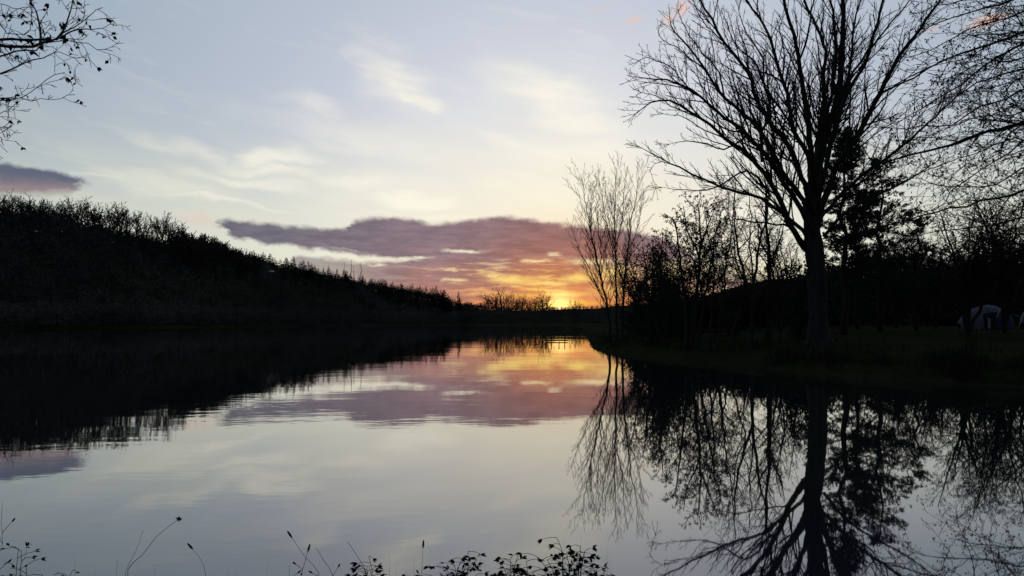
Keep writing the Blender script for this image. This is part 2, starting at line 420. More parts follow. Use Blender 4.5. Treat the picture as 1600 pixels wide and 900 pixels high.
# ------------------------------------------------------------------ tree growing
def rot_off(t, ang, az):
    t = t.normalized(); u = t.orthogonal().normalized(); w = t.cross(u)
    return (t*cos(ang) + (u*cos(az)+w*sin(az))*sin(ang)).normalized()
def smooth_path(P, step=.6):
    out = []; Q = [P[0]*2-P[1]] + P + [P[-1]*2-P[-2]]
    for i in range(1, len(Q)-2):
        a, b, c, d = Q[i-1:i+3]; n = max(2, int((c-b).length/step)); L = (c-b).length
        m0 = (c-a)*.5; m1 = (d-b)*.5
        k0 = min(1, min(L, (b-a).length)/max(1e-6, m0.length)); k1 = min(1, min(L, (d-c).length)/max(1e-6, m1.length))
        m0 = m0*k0; m1 = m1*k1
        for k in range(n):
            t = k/n; t2 = t*t; t3 = t2*t
            out.append(b*(2*t3-3*t2+1) + m0*(t3-2*t2+t) + c*(3*t2-2*t3) + m1*(t3-t2))
    out.append(P[-1]); return out
def grow(mb, R, p, d, L, r, lvl, K, leaves=None):
    """one branch and its children. K: seg, wander, up, n (children per metre by level), ang, ratio, rmin, maxlvl"""
    n = max(2, min(12, int(L/K['seg'][min(lvl, len(K['seg'])-1)])+1))
    pts = [p]; dd = d.normalized(); w = K['wander']; up = K['up'][min(lvl, len(K['up'])-1)]
    for i in range(n):
        dd = (dd + Vector((R.gauss(0,w), R.gauss(0,w), R.gauss(0,w)+up))).normalized()
        pts.append(pts[-1] + dd*(L/n))
    rt = max(K['rmin'], r*.35)
    rad = [max(K['rmin'], r + (rt-r)*i/n) for i in range(n+1)]
    mb.tube(pts, rad)
    if leaves and lvl >= K['maxlvl']-1: leaves(pts, dd)
    if lvl < K['maxlvl']: side_shoots(mb, R, pts, rad, L, lvl+1, K, K.get('start', .22), leaves)
def side_shoots(mb, R, pts, rad, L, lvl, K, start, leaves=None, dens=1.0):
    dn = K['n'][min(lvl-1, len(K['n'])-1)]*dens
    cnt = max(2, int(L*dn*(1-start)+R.random()))
    n = len(pts)-1; az = R.random()*6.28
    for j in range(cnt):
        t = start + (1-start)*(j+R.random()*.8)/cnt; t = min(t, .995)
        i = int(t*n); f = t*n-i
        p = pts[i].lerp(pts[i+1], f); tg = (pts[i+1]-pts[i])
        az += 2.4 + R.uniform(-.5,.5)
        ang = radians(K['ang'][min(lvl-1, len(K['ang'])-1)])*R.uniform(.7,1.25)
        d = rot_off(tg, ang, az)
        if 'upbias' in K: d = (d + Vector((0,0,K['upbias']))).normalized()
        rr = K['ratio'][min(lvl-1, len(K['ratio'])-1)]
        cl = L*rr*(1.05-K.get('tipf',.65)*t)*R.uniform(.6,1.3)
        if 'lmax' in K: cl = min(cl, K['lmax'][min(lvl-1, len(K['lmax'])-1)]*R.uniform(.6,1.1))
        if cl < K.get('lmin', .12): continue
        r0 = rad[i]*R.uniform(.35,.6)
        r0 = min(r0, .009*cl+.008 + .012*cl*cl*.15) if 'thin' not in K else min(r0, K['thin']*cl+K['rmin'])
        grow(mb, R, p, d, cl, max(K['rmin'], r0), lvl, K, leaves)

# ---- the big bare tree on the bank
def hero_tree():
    R = random.Random(11); D = 36.0
    base = at(1280, 540, D); base.z = ground(base.x, base.y) - .1
    root = empty('bare_tree', base); O = base
    tag(root, 'huge bare spreading tree with thick trunk and fanned limbs on the right bank', 'tree')
    def pp(L, yend, y0=0.0):
        "traced in the enlarged crop: 880 + X/2.222, Y/2.222"
        n = len(L); out = []
        for i, (X, Y) in enumerate(L):
            out.append(at(880+X/2.222, Y/2.222, D + y0 + (yend-y0)*(i/(n-1))**.8) - O)
        return out
    # trunk with root flare
    mb = MB(); pts = []; rad = []
    for px, py, w in ((1280,560,74),(1280,541,60),(1279,528,50),(1278,500,45),(1277,460,42),(1276,430,43),(1274,405,46),(1271,380,44),(1268,350,38),(1268,320,33),(1270,290,27),(1276,255,21),(1288,215,16)):
        pts.append(at(px,py,D)-O); rad.append(w/2/F*D)
    mb.tube(smooth_path(pts,.4), [0]*1, 14) if False else None
    sp = smooth_path(pts, .35); n = len(sp)
    rr = []
    for q in sp:
        py = HOR-(q.z+O.z-EYE)*F/D
        T = [(215,12),(255,15),(290,18),(320,21),(350,24),(380,27),(405,28),(430,28),(460,28),(500,29),(522,32),(535,38),(541,44),(560,60)]
        rr.append(interp(T, py)/2/F*D*(1+.05*sin(q.z*3.1)+.03*sin(q.z*7.7+1)))
    mb.tube(sp, rr, 16)
    for k in range(6):     # buttress roots
        a = k*1.05+.3; c, s_ = cos(a), sin(a)
        mb.tube([Vector((c*.22,s_*.22,.7)), Vector((c*.42,s_*.42,.3)), Vector((c*.7,s_*.7,.05)), Vector((c*1.1,s_*1.1,-.2))], [.16,.17,.12,.05], 7)
    for k in range(16):    # burrs and stubs
        i = R.randrange(int(n*.2), int(n*.8)); a = R.random()*6.28; d = Vector((cos(a), sin(a), .25)); p = sp[i]+d*rr[i]*.7
        mb.tube([p, p+d*rr[i]*.45, p+d*rr[i]*.62], [.09,.07,.03], 6)
    mb.build('trunk', M['bark'], root, True)
    K = dict(tipf=.82, seg=[.7,.4,.3,.25], wander=.13, up=[.04,.07,.08,.05], n=[3.1,3.8,4.2], ang=[34,40,40], ratio=[.30,.42,.5],
             rmin=.0095, maxlvl=3, upbias=.20, lmax=[4.4,2.0,.85])
    KA = dict(tipf=.86, seg=[.9,.8,.5,.3,.25], wander=.11, up=[.03,.04,.05,.06,.05], n=[.60,2.4,3.2,3.8], ang=[26,36,42,42], ratio=[.42,.34,.45,.5],
              rmin=.0095, maxlvl=4, upbias=.10, lmax=[6.5,2.4,1.2,.6], thin=.0064)
    limbs = [  # (path, depth change, start radius, end radius)
        ([(878,720),(888,600),(925,420),(958,330),(966,200),(970,60),(972,-80),(980,-220)], 1.5,.30,.05),
        ([(868,620),(860,480),(840,350),(815,200),(800,120),(770,20),(755,-100)], -2.5,.22,.04),
        ([(872,600),(893,440),(905,340),(905,240),(912,180),(880,90),(838,0),(815,-110)], 3,.17,.04),
        ([(862,640),(850,540),(800,450),(772,300),(740,220),(712,110),(640,10),(600,-70)], 4,.19,.03),
        ([(855,700),(838,640),(780,500),(690,385),(640,250),(560,150),(515,70),(470,-10),(445,-70)], -4,.19,.025),
        ([(855,760),(835,700),(760,590),(700,480),(620,390),(540,320),(500,250),(440,165),(385,110),(370,60)], 3,.20,.02),
        ([(845,760),(790,670),(720,560),(640,470),(560,410),(480,340),(400,290),(320,275),(258,268)], -5,.19,.015),
        ([(835,860),(790,770),(740,670),(700,600),(620,520),(560,480),(480,410),(370,350),(300,360),(250,395)], 1,.22,.015),
        ([(830,800),(760,740),(690,690),(610,670),(560,655),(490,625),(400,580),(340,550),(270,512)], -3,.15,.012),
        ([(720,680),(660,600),(610,600),(560,635),(500,660),(430,660),(345,650)], -1,.09,.01),
        ([(835,840),(790,790),(740,778),(660,772),(600,760),(560,775)], -2,.09,.012),
        ([(690,560),(690,460),(720,390),(700,300),(660,210),(600,160),(560,60)], 5,.11,.015),
        ([(640,470),(560,520),(500,500),(430,490),(370,500)], 2,.07,.01),
        ([(745,690),(720,600),(735,520),(720,400),(690,320),(640,220)], 5,.10,.015),
        ([(900,720),(940,600),(975,540),(1040,440),(1100,320),(1140,240),(1195,155),(1262,65),(1310,0),(1350,-60)], -2,.24,.03),
        ([(892,760),(950,690),(1060,590),(1160,522),(1230,460),(1330,370),(1400,300)], 4,.17,.02),
        ([(905,620),(930,500),(985,330),(1040,230),(1080,120),(1110,0),(1130,-90)], -4,.17,.03),
        ([(900,640),(935,450),(985,300),(1000,200),(1012,80),(1045,-40)], 4,.15,.03),
        ([(880,560),(915,400),(940,260),(945,130),(930,0),(920,-120)], -1,.16,.03),
        ([(965,330),(1010,250),(1060,180),(1120,100),(1190,20),(1230,-50)], 1,.10,.02),
        ([(1095,330),(1150,300),(1220,270),(1310,215),(1390,190)], -3,.09,.012),
        ([(905,820),(980,740),(1060,690),(1150,650),(1240,600),(1300,560)], -4,.12,.015),
        ([(560,340),(540,250),(480,180),(430,110),(400,40)], 5,.07,.012),
        ([(800,450),(770,400),(700,300),(690,200),(640,120),(610,40)], -5,.09,.015),
        ([(820,210),(850,130),(862,40),(870,-60)], -4,.08,.02),
        ([(480,340),(430,300),(370,230),(300,200),(262,210)], -6,.06,.01),
        ([(500,250),(440,200),(370,150),(330,120),(335,90)], 4,.05,.01),
        ([(560,150),(500,90),(460,30),(440,-40)], -5,.05,.01),
        ([(560,480),(470,440),(400,400),(345,395)], 3,.05,.01),
        ([(480,410),(400,380),(320,330),(270,320)], -4,.05,.01),
        ([(400,580),(340,560),(300,590),(320,650)], 3,.03,.01),
    ]
    for L, dy, r0, r1 in limbs:
        if r0 > .13: L = [(882, min(890, L[0][1]+70))] + L
        P = smooth_path(pp(L, dy), .45)
        n = len(P)-1; ln = sum((P[i+1]-P[i]).length for i in range(n))
        for i in range(2, n):
            P[i] += Vector((R.gauss(0,.024), R.gauss(0,.04), R.gauss(0,.024)))
        r0 *= .68
        rad = [max(r1, r0*(1-i/n)**.85 + r1*(i/n)) for i in range(n+1)]
        m = MB(); m.tube(P, rad); m.cur = 1
        side_shoots(m, R, P, rad, ln, 1, K, .2)
        if r0 > .07: side_shoots(m, R, P, rad, ln, 1, KA, .15)
        tip = P[-1]; dd = P[-1]-P[-3]
        for _ in range(3): grow(m, R, tip, rot_off(dd, .35, R.random()*6.28), .75, .014, 2, K)
        m.build('limb', [M['bark'], M['twig']], root)
hero_tree()

# ---- generic bare tree made of stems
def stem_tree(name, label, cat, base, stems, K, seed, group=None, barkm='bark', twigm='twig', leafn=0, leafs=.1, leafm='leafb', ivy=None, start=.25):
    """stems: list of (points relative to base, r0, r1)"""
    R = random.Random(seed); root = empty(name, base); tag(root, label, cat, group)
    tr = MB(); cr = MB(); lf = MB()
    def leaves(pts, dd):
        for _ in range(leafn):
            i = R.randrange(1, len(pts)); p = pts[i]
            lf.leaf(p + Vector((R.gauss(0,.04),R.gauss(0,.04),R.gauss(0,.04))), Vector((R.gauss(0,1),R.gauss(0,1),R.gauss(-.4,.8))), Vector((R.gauss(0,1),R.gauss(0,1),R.gauss(0,1))), leafs*R.uniform(.6,1.3), leafs*.6)
    for P, r0, r1 in stems:
        P = smooth_path(P, .5); n = len(P)-1
        for i in range(1, n): P[i] += Vector((R.gauss(0,.045), R.gauss(0,.045), 0))
        ln = sum((P[i+1]-P[i]).length for i in range(n))
        rad = [r0+(r1-r0)*(i/n) for i in range(n+1)]
        tr.tube(P, rad)
        side_shoots(cr, R, P, rad, ln, 1, K, start, leaves if leafn else None)
        if ivy:
            for _ in range(int(ivy[0]*ln)):
                t = R.random()**1.1*ivy[1]; i = min(n-1, int(t*n)); p = P[i]
                rr_ = ivy[2]*R.uniform(.2,1)
                o = Vector((R.gauss(0,1),R.gauss(0,1),R.gauss(0,1))).normalized()*rr_
                lf.leaf(p+o, Vector((R.gauss(0,1),R.gauss(0,1),R.gauss(-.3,1))), Vector((R.gauss(0,1),R.gauss(0,1),R.gauss(0,1))), leafs*R.uniform(.8,1.6), leafs)
    tr.build('trunk', M[barkm], root, True)
    cr.build('crown', M[twigm], root)
    if lf.v: lf.build('foliage', M[leafm], root)
    return root
def gbase(px, Y):
    x = (px-800)/F*Y; return Vector((x, Y, ground(x, Y)-.05))
def stems_px(base, D, L):
    "L: list of ([(px,py,dy)...], r0, r1)"
    return [([at(px,py,D+dy)-base for px,py,dy in P], a, b) for P, a, b in L]

# three slender trees at the point of the bank
KB = dict(seg=[.9,.5,.35], wander=.10, up=[.09,.08,.06], n=[4.2,3.4,3.0], ang=[36,30,30], ratio=[.29,.42,.5], thin=.006, rmin=.0085, maxlvl=3, upbias=.18, lmax=[3.6,1.5,.8])
for i, (lab, P, D) in enumerate([
    ('slender bare tree at the tip of the bank, leftmost and leaning left', [(955,540,0),(948,480,0),(936,420,.3),(922,360,.6),(915,320,.8),(908,276,1)], 60),
    ('tallest of the slender bare trees at the tip of the bank, upright in the middle', [(964,540,0),(963,470,0),(961,400,.3),(960,340,.2),(962,300,-.2),(963,262,-.5)], 61.5),
    ('slender bare tree at the tip of the bank, rightmost and leaning slightly right', [(972,540,0),(974,470,-.3),(978,410,-.5),(986,350,-.8),(993,310,-1),(998,276,-1)], 60.5)]):
    b = gbase(P[0][0], D); 
    st = stems_px(b, D, [(P[1:], .105, .014)]); st[0][0].insert(0, Vector((0,0,-.1)))
    if i == 0: st += stems_px(b, D, [([(948,480,0),(925,430,.5),(905,390,1),(893,352,1.3)], .045, .010), ([(940,440,0),(938,380,-.6),(934,320,-1),(932,280,-1)], .045, .010)])
    if i == 1: st += stems_px(b, D, [([(961,410,0),(948,350,.8),(940,300,1),(936,266,1.2)], .045, .010), ([(961,400,0),(972,345,-.8),(976,300,-1),(978,268,-1.4)], .045, .010)])
    if i == 2: st += stems_px(b, D, [([(975,440,0),(985,390,.8),(1000,340,1),(1006,300,1.4)], .045, .010)])
    stem_tree('slender_tree', lab, 'tree', b, st, KB, 40+i, 'slender bare trees at the tip of the bank', twigm='red', start=.12)

# mid bank trees
KM = dict(seg=[.7,.45,.3], wander=.16, up=[.05,.03,.03], n=[3.0,3.3,3.0], ang=[48,45,45], ratio=[.36,.42,.5], rmin=.009, maxlvl=3, lmax=[2.8,1.2,.6])
KD = dict(KM, n=[4.0,3.8,3.4])
def mid(name, lab, px, Y, L, K, seed, **kw):
    b = gbase(px, Y); st = stems_px(b, Y, L); return stem_tree(name, lab, 'tree', b, st, K, seed, **kw)
mid('ivy_clad_tree', 'dense dark round-topped tree heavy with ivy, right of the slender trees', 1020, 50,
    [([(1016,540,0),(1014,470,0),(1008,420,1),(1004,385,1)],.16,.03), ([(1026,540,0),(1030,470,-1),(1032,410,-1.5),(1036,368,-2)],.15,.03), ([(1020,540,0),(1022,480,1),(1020,430,2),(1020,378,2)],.12,.03),
     ([(1012,530,0),(1000,480,0),(992,440,0),(984,400,0)],.08,.02), ([(1026,520,0),(1045,470,0),(1056,430,1),(1062,390,1)],.08,.02)],
    KD, 51, leafn=4, leafs=.12, leafm='ever', ivy=(90,1.0,1.0))
mid('leafy_oak', 'small oak keeping its dead leaves under a flat dark top, left of the big tree', 1082, 42,
    [([(1073,548,0),(1070,480,0),(1064,420,0),(1058,370,.5),(1050,340,1)],.10,.03), ([(1081,548,0),(1086,480,0),(1092,420,-.6),(1096,360,-1),(1090,318,-1.4)],.12,.03), ([(1089,548,0),(1098,490,0),(1108,430,1),(1118,370,1.5),(1126,330,2)],.09,.02),
     ([(1070,430,0),(1050,390,.5),(1040,370,1)],.05,.015), ([(1092,400,0),(1075,360,0),(1068,322,0)],.06,.02), ([(1096,380,0),(1112,340,0),(1120,316,0)],.05,.015)],
    dict(KD, n=[5,4.2,3.6]), 52, leafn=5, leafs=.12, start=.3)
mid('bare_tree', 'thin bare tree with two crooked stems between the small oak and the forked tree', 1116, 40,
    [([(1112,550,0),(1111,480,0),(1116,420,0),(1106,360,.6),(1100,320,1)],.07,.02), ([(1121,550,0),(1128,480,0),(1134,430,0),(1142,370,-1),(1146,318,-1.5)],.07,.02)], KD, 53, start=.25)
mid('bare_tree', 'curved slim bare tree just left of the forked tree', 1142, 39,
    [([(1138,552,0),(1150,500,0),(1163,455,0),(1150,400,0),(1142,350,.6),(1138,300,1)],.065,.015)], KM, 54, start=.25, leafn=1, leafs=.08)
mid('forked_tree', 'bare tree forking low into a narrow V left of the big trunk', 1170, 38,
    [([(1172,556,0),(1174,500,0),(1176,470,0),(1164,430,0),(1152,380,.7),(1148,320,1),(1150,280,1.2)],.10,.02), ([(1176,470,0),(1182,420,0),(1190,370,-.6),(1196,310,-1),(1194,276,-1.2)],.08,.02),
     ([(1178,450,0),(1172,400,.5),(1172,340,1),(1168,290,1)],.05,.015)], KM, 55, start=.25)
mid('ivy_clad_tree', 'straight trunk thickened with ivy directly left of the big trunk', 1202, 40,
    [([(1202,556,0),(1203,480,0),(1202,420,0),(1200,370,0),(1198,330,0),(1196,288,0)],.17,.04), ([(1201,420,0),(1216,380,.5),(1226,340,1)],.07,.015), ([(1201,400,0),(1186,370,.5),(1180,340,1)],.06,.015)],
    KM, 56, leafn=1, leafs=.09, leafm='ever', ivy=(70,.62,.30), start=.3)
mid('bare_tree', 'leaning bare sapling against the left side of the big trunk', 1226, 39,
    [([(1214,558,0),(1220,500,0),(1226,450,0),(1214,400,0),(1220,350,.6)],.06,.015), ([(1232,558,0),(1236,490,0),(1240,440,0),(1232,380,-.6)],.06,.015)], KM, 57, start=.3)
mid('bare_tree', 'broad low bare tree behind the ivy-clad ones, its twigs filling the gap', 1060, 62,
    [([(1060,530,0),(1056,480,0),(1040,440,1),(1020,400,2)],.11,.02), ([(1060,500,0),(1075,450,0),(1082,420,-1),(1100,390,-2)],.10,.02), ([(1058,490,0),(1060,450,0),(1062,400,0)],.08,.02)], KD, 58, start=.2, leafn=2, leafs=.12)
for px, Y, top, sd_, lab in ((1128,60,352,301,'thin bare tree in the back row, between the crooked tree and the curved one'), (1160,66,360,302,'hazy bare tree in the back row behind the forked tree'),
                        (1214,58,336,303,'twiggy tree in the back row just left of the big trunk'), (1092,64,372,304,'twiggy tree in the back row behind the small oak'), (1030,60,372,305,'twiggy tree in the back row behind the ivy tree')):
    b, h = gbase(px, Y), 0; h = at(px,top,Y).z-b.z; R = random.Random(sd_)
    st = [([Vector((0,0,-.1)), Vector((R.gauss(0,.04)*h, R.gauss(0,.05)*h, h*.4)), Vector((R.gauss(0,.13)*h, R.gauss(0,.15)*h, h*R.uniform(.75,1.0)))], .09, .015) for _ in range(3)]
    stem_tree('twiggy_tree', lab, 'tree', b, st, KD, sd_, leafn=2, leafs=.09, start=.2)
for px, Y, top, sd_, lab in ((1000,70,405,60,'low dark bush between the slender trees and the ivy tree'), (1040,58,430,61,'rounded dark bush at the foot of the ivy tree'),
                        (1248,44,392,62,'dark evergreen bush touching the left side of the big trunk'), (1100,66,452,63,'wide dark bush below the small oak'), (1145,52,476,64,'low bush at the foot of the forked tree'), (1072,50,440,65,'dark bush at the foot of the small oak'), (1050,54,396,66,'tall dark bush between the ivy tree and the small oak')):
    b = gbase(px, Y); h = at(px,top,Y).z-b.z; R = random.Random(sd_)
    st = [([Vector((0,0,-.1)), Vector((R.uniform(-1,1)*.12*h, R.uniform(-1,1)*.2*h, h*.45)), Vector((R.uniform(-1,1)*.34*h, R.uniform(-1,1)*.3*h, h*R.uniform(.72,.92)))], .06, .015) for _ in range(7)]
    stem_tree('dark_bush', lab, 'bush', b, st, dict(KM, lmax=[1.2,.7,.4]), sd_, leafn=4, leafs=.12, leafm='ever', ivy=(90,1.0,.6), start=.1)

# ---- conifers
def pine(base, H, spread, seed, label, name='pine_tree', low=.3, dens=1.0, needle=.16, group=None, ragged=.35):
    R = random.Random(seed); root = empty(name, base); tag(root, label, 'tree', group)
    tr = MB(); cr = MB(); fo = MB()
    P = [Vector((R.gauss(0,.03)*i, R.gauss(0,.03)*i, H*i/10-.1)) for i in range(11)]
    tr.tube(P, [H*.016*(1-i/10.5)+.02 for i in range(11)], 8); tr.build('trunk', M['bark'], root, True)
    n = int(H*4.6*dens)
    for j in range(n):
        t = low + (1-low)*(j+R.random())/n; p = P[0].lerp(P[10], t)
        prof = spread*(1-((t-low)/(1-low)))**.75*R.uniform(1-ragged*1.6,1+ragged*.3) + .35
        a = R.random()*6.28; d = Vector((cos(a), sin(a), R.uniform(-.05,.35)))
        m = max(3, int(prof/.55)); q = [p]; dd = d.normalized()
        for i in range(m):
            dd = (dd+Vector((R.gauss(0,.12),R.gauss(0,.12),R.gauss(.05,.1)))).normalized(); q.append(q[-1]+dd*prof/m)
        cr.tube(q, [max(.008,.03*(1-i/m)) for i in range(m+1)], 3)
        for i in range(1, m+1):
            for _ in range(int(4*dens)+2):
                o = q[i]+Vector((R.gauss(0,.20),R.gauss(0,.20),R.gauss(0,.07)))
                cd_ = (dd+Vector((R.gauss(0,.6),R.gauss(0,.6),R.gauss(.25,.4)))).normalized()
                for _ in range(12):
                    fo.leaf(o+cd_*R.random()*.25, cd_+Vector((R.gauss(0,.55),R.gauss(0,.55),R.gauss(0,.55))), Vector((R.gauss(0,1),R.gauss(0,1),R.gauss(0,1))), needle*R.uniform(.8,1.6), .05)
    cr.build('branches', M['twig'], root); fo.build('foliage', M['ever'], root)
    return root
def htop(px, Y, top): b = gbase(px, Y); return b, at(px, top, Y).z - b.z
b, h = htop(1318, 48, 205); pine(b, h, 2.6, 71, 'tall dark pine directly behind the right side of the big trunk', low=.28, dens=1.5)
b, h = htop(1375, 52, 252); pine(b, h, 3.4, 72, 'ragged pine with straight visible stem, right of the big trunk', low=.25, dens=1.15, ragged=.55)
b, h = htop(1340, 60, 300); pine(b, h, 3.2, 73, 'shorter bushy pine between the two tall pines', low=.2, dens=1.3)
b, h = htop(1432, 58, 330); pine(b, h, 2.6, 74, 'thin small pine right of the ragged pine', low=.25, dens=.9, ragged=.5)
for i, (px, Y, tp, lab, lf) in enumerate(((1512,46,318,'dark leafy tree behind the tents, crown half hidden by hanging twigs',2), (1570,50,296,'dark tree with dense twigs near the right edge behind the tents',2),
                                  (1462,64,345,'round bushy tree in front of the dark wood, right of the pines',2), (1620,44,280,'dark tree cut by the right edge behind the blue tent',2),
                                  (1400,70,378,'low round tree at the edge of the dark wood',1), (1545,74,350,'twiggy tree far behind the grey tent',2))):
    b, h = htop(px, Y, tp); R = random.Random(80+i)
    st = [([Vector((0,0,-.1)), Vector((R.gauss(0,.05)*h, R.gauss(0,.05)*h, h*.4)), Vector((R.gauss(0,.15)*h, R.gauss(0,.15)*h, h*R.uniform(.7,.98)))], .12, .02) for _ in range(6)]
    stem_tree('twiggy_tree', lab, 'tree', b, st, KD, 90+i, leafn=lf+1, leafs=.10, start=.2)

# ---- tree standing just outside the right of the frame, boughs hanging over the bank
def overhang_right():
    R = random.Random(21); tb = Vector((19.2, 21.5, ground(19.2, 21.5)-.1)); root = empty('alder_tree', tb)
    tag(root, 'alder with dark cones and dead leaves reaching in from the right edge over the bank', 'tree')
    K = dict(seg=[.6,.35,.25], wander=.17, up=[.01,.0,.0], n=[3.0,3.4,3.0], ang=[34,40,42], ratio=[.34,.42,.5], rmin=.006, maxlvl=3, lmax=[2.4,1.0,.5])
    t = MB(); P = smooth_path([Vector((0,0,-.1)), Vector((.1,0,3)), Vector((-.1,.2,7)), Vector((0,.1,12)), Vector((.2,0,16))], .5); n = len(P)-1
    t.tube(P, [.34*(1-i/n)+.05 for i in range(n+1)], 12); t.build('trunk', M['bark'], root, True)
    lf = MB()
    def leaves(pts, dd):
        if R.random() < .8:
            p = pts[-1] if R.random() < .6 else pts[R.randrange(1,len(pts))]
            for _ in range(R.choice((1,1,2,3))):
                q = p+Vector((R.gauss(0,.03),R.gauss(0,.03),R.gauss(-.02,.03)))
                lf.leaf(q, Vector((R.gauss(0,.5),R.gauss(0,.5),R.uniform(-1,-.1))), Vector((R.gauss(0,1),R.gauss(0,1),R.gauss(0,.5))), R.uniform(.045,.10), R.uniform(.03,.06))
    L = [  # crop coords as for the big tree; (path, depth at start, depth at tip, r0)
        ([(1640,110),(1560,128),(1450,162),(1330,205),(1250,242),(1150,292),(1060,330)], 21,19.5,.055),
        ([(1640,138),(1560,175),(1460,230),(1380,290),(1290,350),(1200,400),(1120,450)], 22,23,.05),
        ([(1640,425),(1560,438),(1480,460),(1370,495),(1270,520),(1180,545),(1100,570),(1030,600)], 21,20,.075),
        ([(1640,238),(1500,268),(1400,310),(1300,360),(1220,420)], 20,18,.04),
        ([(1640,300),(1540,340),(1450,370),(1350,430),(1250,440),(1150,445),(1060,440)], 23,25,.04),
        ([(1640,655),(1560,672),(1450,700),(1350,725),(1240,750),(1150,775),(1050,790)], 21.5,21,.055),
        ([(1640,470),(1540,530),(1450,590),(1350,670),(1290,730)], 20,18.5,.04),
        ([(1640,570),(1500,640),(1400,650),(1300,640),(1200,600)], 23,24,.035),
        ([(1640,-20),(1560,0),(1480,20),(1400,50),(1300,80),(1220,110)], 21,21,.05),
        ([(1640,40),(1540,60),(1440,90),(1360,130),(1280,170),(1190,200)], 22.5,24,.04),
        ([(1640,-90),(1560,-50),(1460,-20),(1380,0),(1290,20),(1200,50)], 20,20,.045),
        ([(1640,760),(1540,770),(1420,790),(1300,800),(1200,830)], 22,21,.04),
        ([(1640,380),(1560,400),(1440,405),(1340,440),(1270,480)], 19,18,.03),
        ([(1640,850),(1540,850),(1440,870),(1340,900)], 21,20,.03),
        ([(1640,500),(1580,480),(1500,500),(1420,540),(1330,570),(1240,600)], 19.5,18,.03),
        ([(1640,200),(1560,215),(1470,200),(1380,225),(1290,270)], 19,17.5,.03),
    ]
    for Lp, d0, d1, r0 in L:
        k = len(Lp); Q = [at(880+X/2.222, Y/2.222, d0+(d1-d0)*i/(k-1)) - tb for i, (X, Y) in enumerate(Lp)]
        zt = max(.8, Q[0].z - 1.2); Q.insert(0, Vector((0,.05,zt)))
        Pp = smooth_path(Q, .4); n = len(Pp)-1; ln = sum((Pp[i+1]-Pp[i]).length for i in range(n))
        for i in range(2, n): Pp[i] += Vector((R.gauss(0,.025),R.gauss(0,.03),R.gauss(0,.025)))
        rad = [max(.009, r0*(1-i/n)**.8+.006) for i in range(n+1)]
        m = MB(); m.tube(Pp, rad); m.cur = 1; lf = MB()
        side_shoots(m, R, Pp, rad, ln, 1, K, .12, leaves)
        br = m.build('bough', [M['bark'], M['twig']], root)
        lf.build('foliage', M['leafb'], br)
overhang_right()

# ---- tree just outside the left of the frame, twigs in the top left corner
def overhang_left():
    R = random.Random(31); tb = Vector((-8.2, 4.0, ground(-8.2, 4.0)-.1)); root = empty('oak_tree', tb)
    tag(root, 'twigs with withered hanging leaves from a tree beyond the top left corner', 'tree')
    K = dict(lmin=.03, seg=[.10,.07,.05], wander=.20, up=[.02,.0,-.02], n=[7,7,7], ang=[38,44,44], ratio=[.40,.5,.55], rmin=.0022, maxlvl=3, lmax=[.24,.17,.10], thin=.0035)
    t = MB(); P = smooth_path([Vector((0,0,-.1)), Vector((.1,.2,2)), Vector((-.1,.2,5)), Vector((0,.1,8.5))], .4); n = len(P)-1
    t.tube(P, [.20*(1-i/n)+.03 for i in range(n+1)], 10); t.build('trunk', M['bark'], root, True)
    def leaves(pts, dd):
        if R.random() < .30:
            p = pts[-1]
            for _ in range(R.choice((1,2,3))):
                lf.leaf(p, Vector((R.gauss(0,.45),R.gauss(0,.45),R.uniform(-1,-.2))), Vector((R.gauss(0,1),R.gauss(0,1),R.gauss(0,.5))), R.uniform(.03,.058), R.uniform(.018,.032))
    k = 260/975
    L = [([(-150,215),(0,228),(150,240),(300,235),(370,200),(450,160),(540,80),(600,45)], .030),
         ([(-150,260),(0,265),(110,275),(210,272),(300,240),(400,190),(500,170),(600,155),(685,150)], .034),
         ([(-150,300),(0,335),(100,300),(210,285),(330,240),(450,245),(560,275),(660,300)], .020),
         ([(-150,440),(0,428),(100,395),(210,355),(290,320),(350,300),(440,340),(480,380)], .020),
         ([(-150,560),(0,570),(130,565),(230,500),(320,445),(380,425)], .014),
         ([(-150,575),(0,580),(120,580),(240,585),(360,585),(440,555)], .015),
         ([(-150,700),(0,668),(60,645),(110,625)], .008),
         ([(-150,40),(-20,120),(30,180),(90,210),(150,195),(180,140),(180,60),(160,-40)], .014),
         ([(235,260),(240,180),(215,80),(170,0),(140,-60)], .010),
         ([(330,230),(385,170),(400,100),(430,0),(440,-60)], .010),
         ([(-150,780),(0,750),(70,700)], .006), ([(-150,800),(-40,810),(10,820),(20,850)], .006),
         ([(-150,60),(0,20),(80,50),(170,80),(240,130),(240,170)], .010)]
    for Lp, r0 in L:
        d0 = R.uniform(5.4,6.0); d1 = R.uniform(5.8,7.2); kk = len(Lp)
        Q = [at(X*k, Y*k, d0+(d1-d0)*i/(kk-1)) - tb for i, (X, Y) in enumerate(Lp)]
        if Lp[0][0] < 0: Q.insert(0, Vector((-.02,.05,max(1.5,Q[0].z-.6))))
        Pp = smooth_path(Q, .15); n = len(Pp)-1; ln = sum((Pp[i+1]-Pp[i]).length for i in range(n))
        for i in range(2, n): Pp[i] += Vector((R.gauss(0,.008),R.gauss(0,.008),R.gauss(0,.008)))
        rad = [max(.0028, r0*(1-i/n)**.8) for i in range(n+1)]
        m = MB(); m.tube(Pp, rad, 5); m.cur = 1; lf = MB()
        side_shoots(m, R, Pp, rad, ln, 1, K, .25, leaves, .8)
        br = m.build('bough', [M['bark'], M['twig']], root)
        if lf.v: lf.build('foliage', M['leafb'], br)
overhang_left()

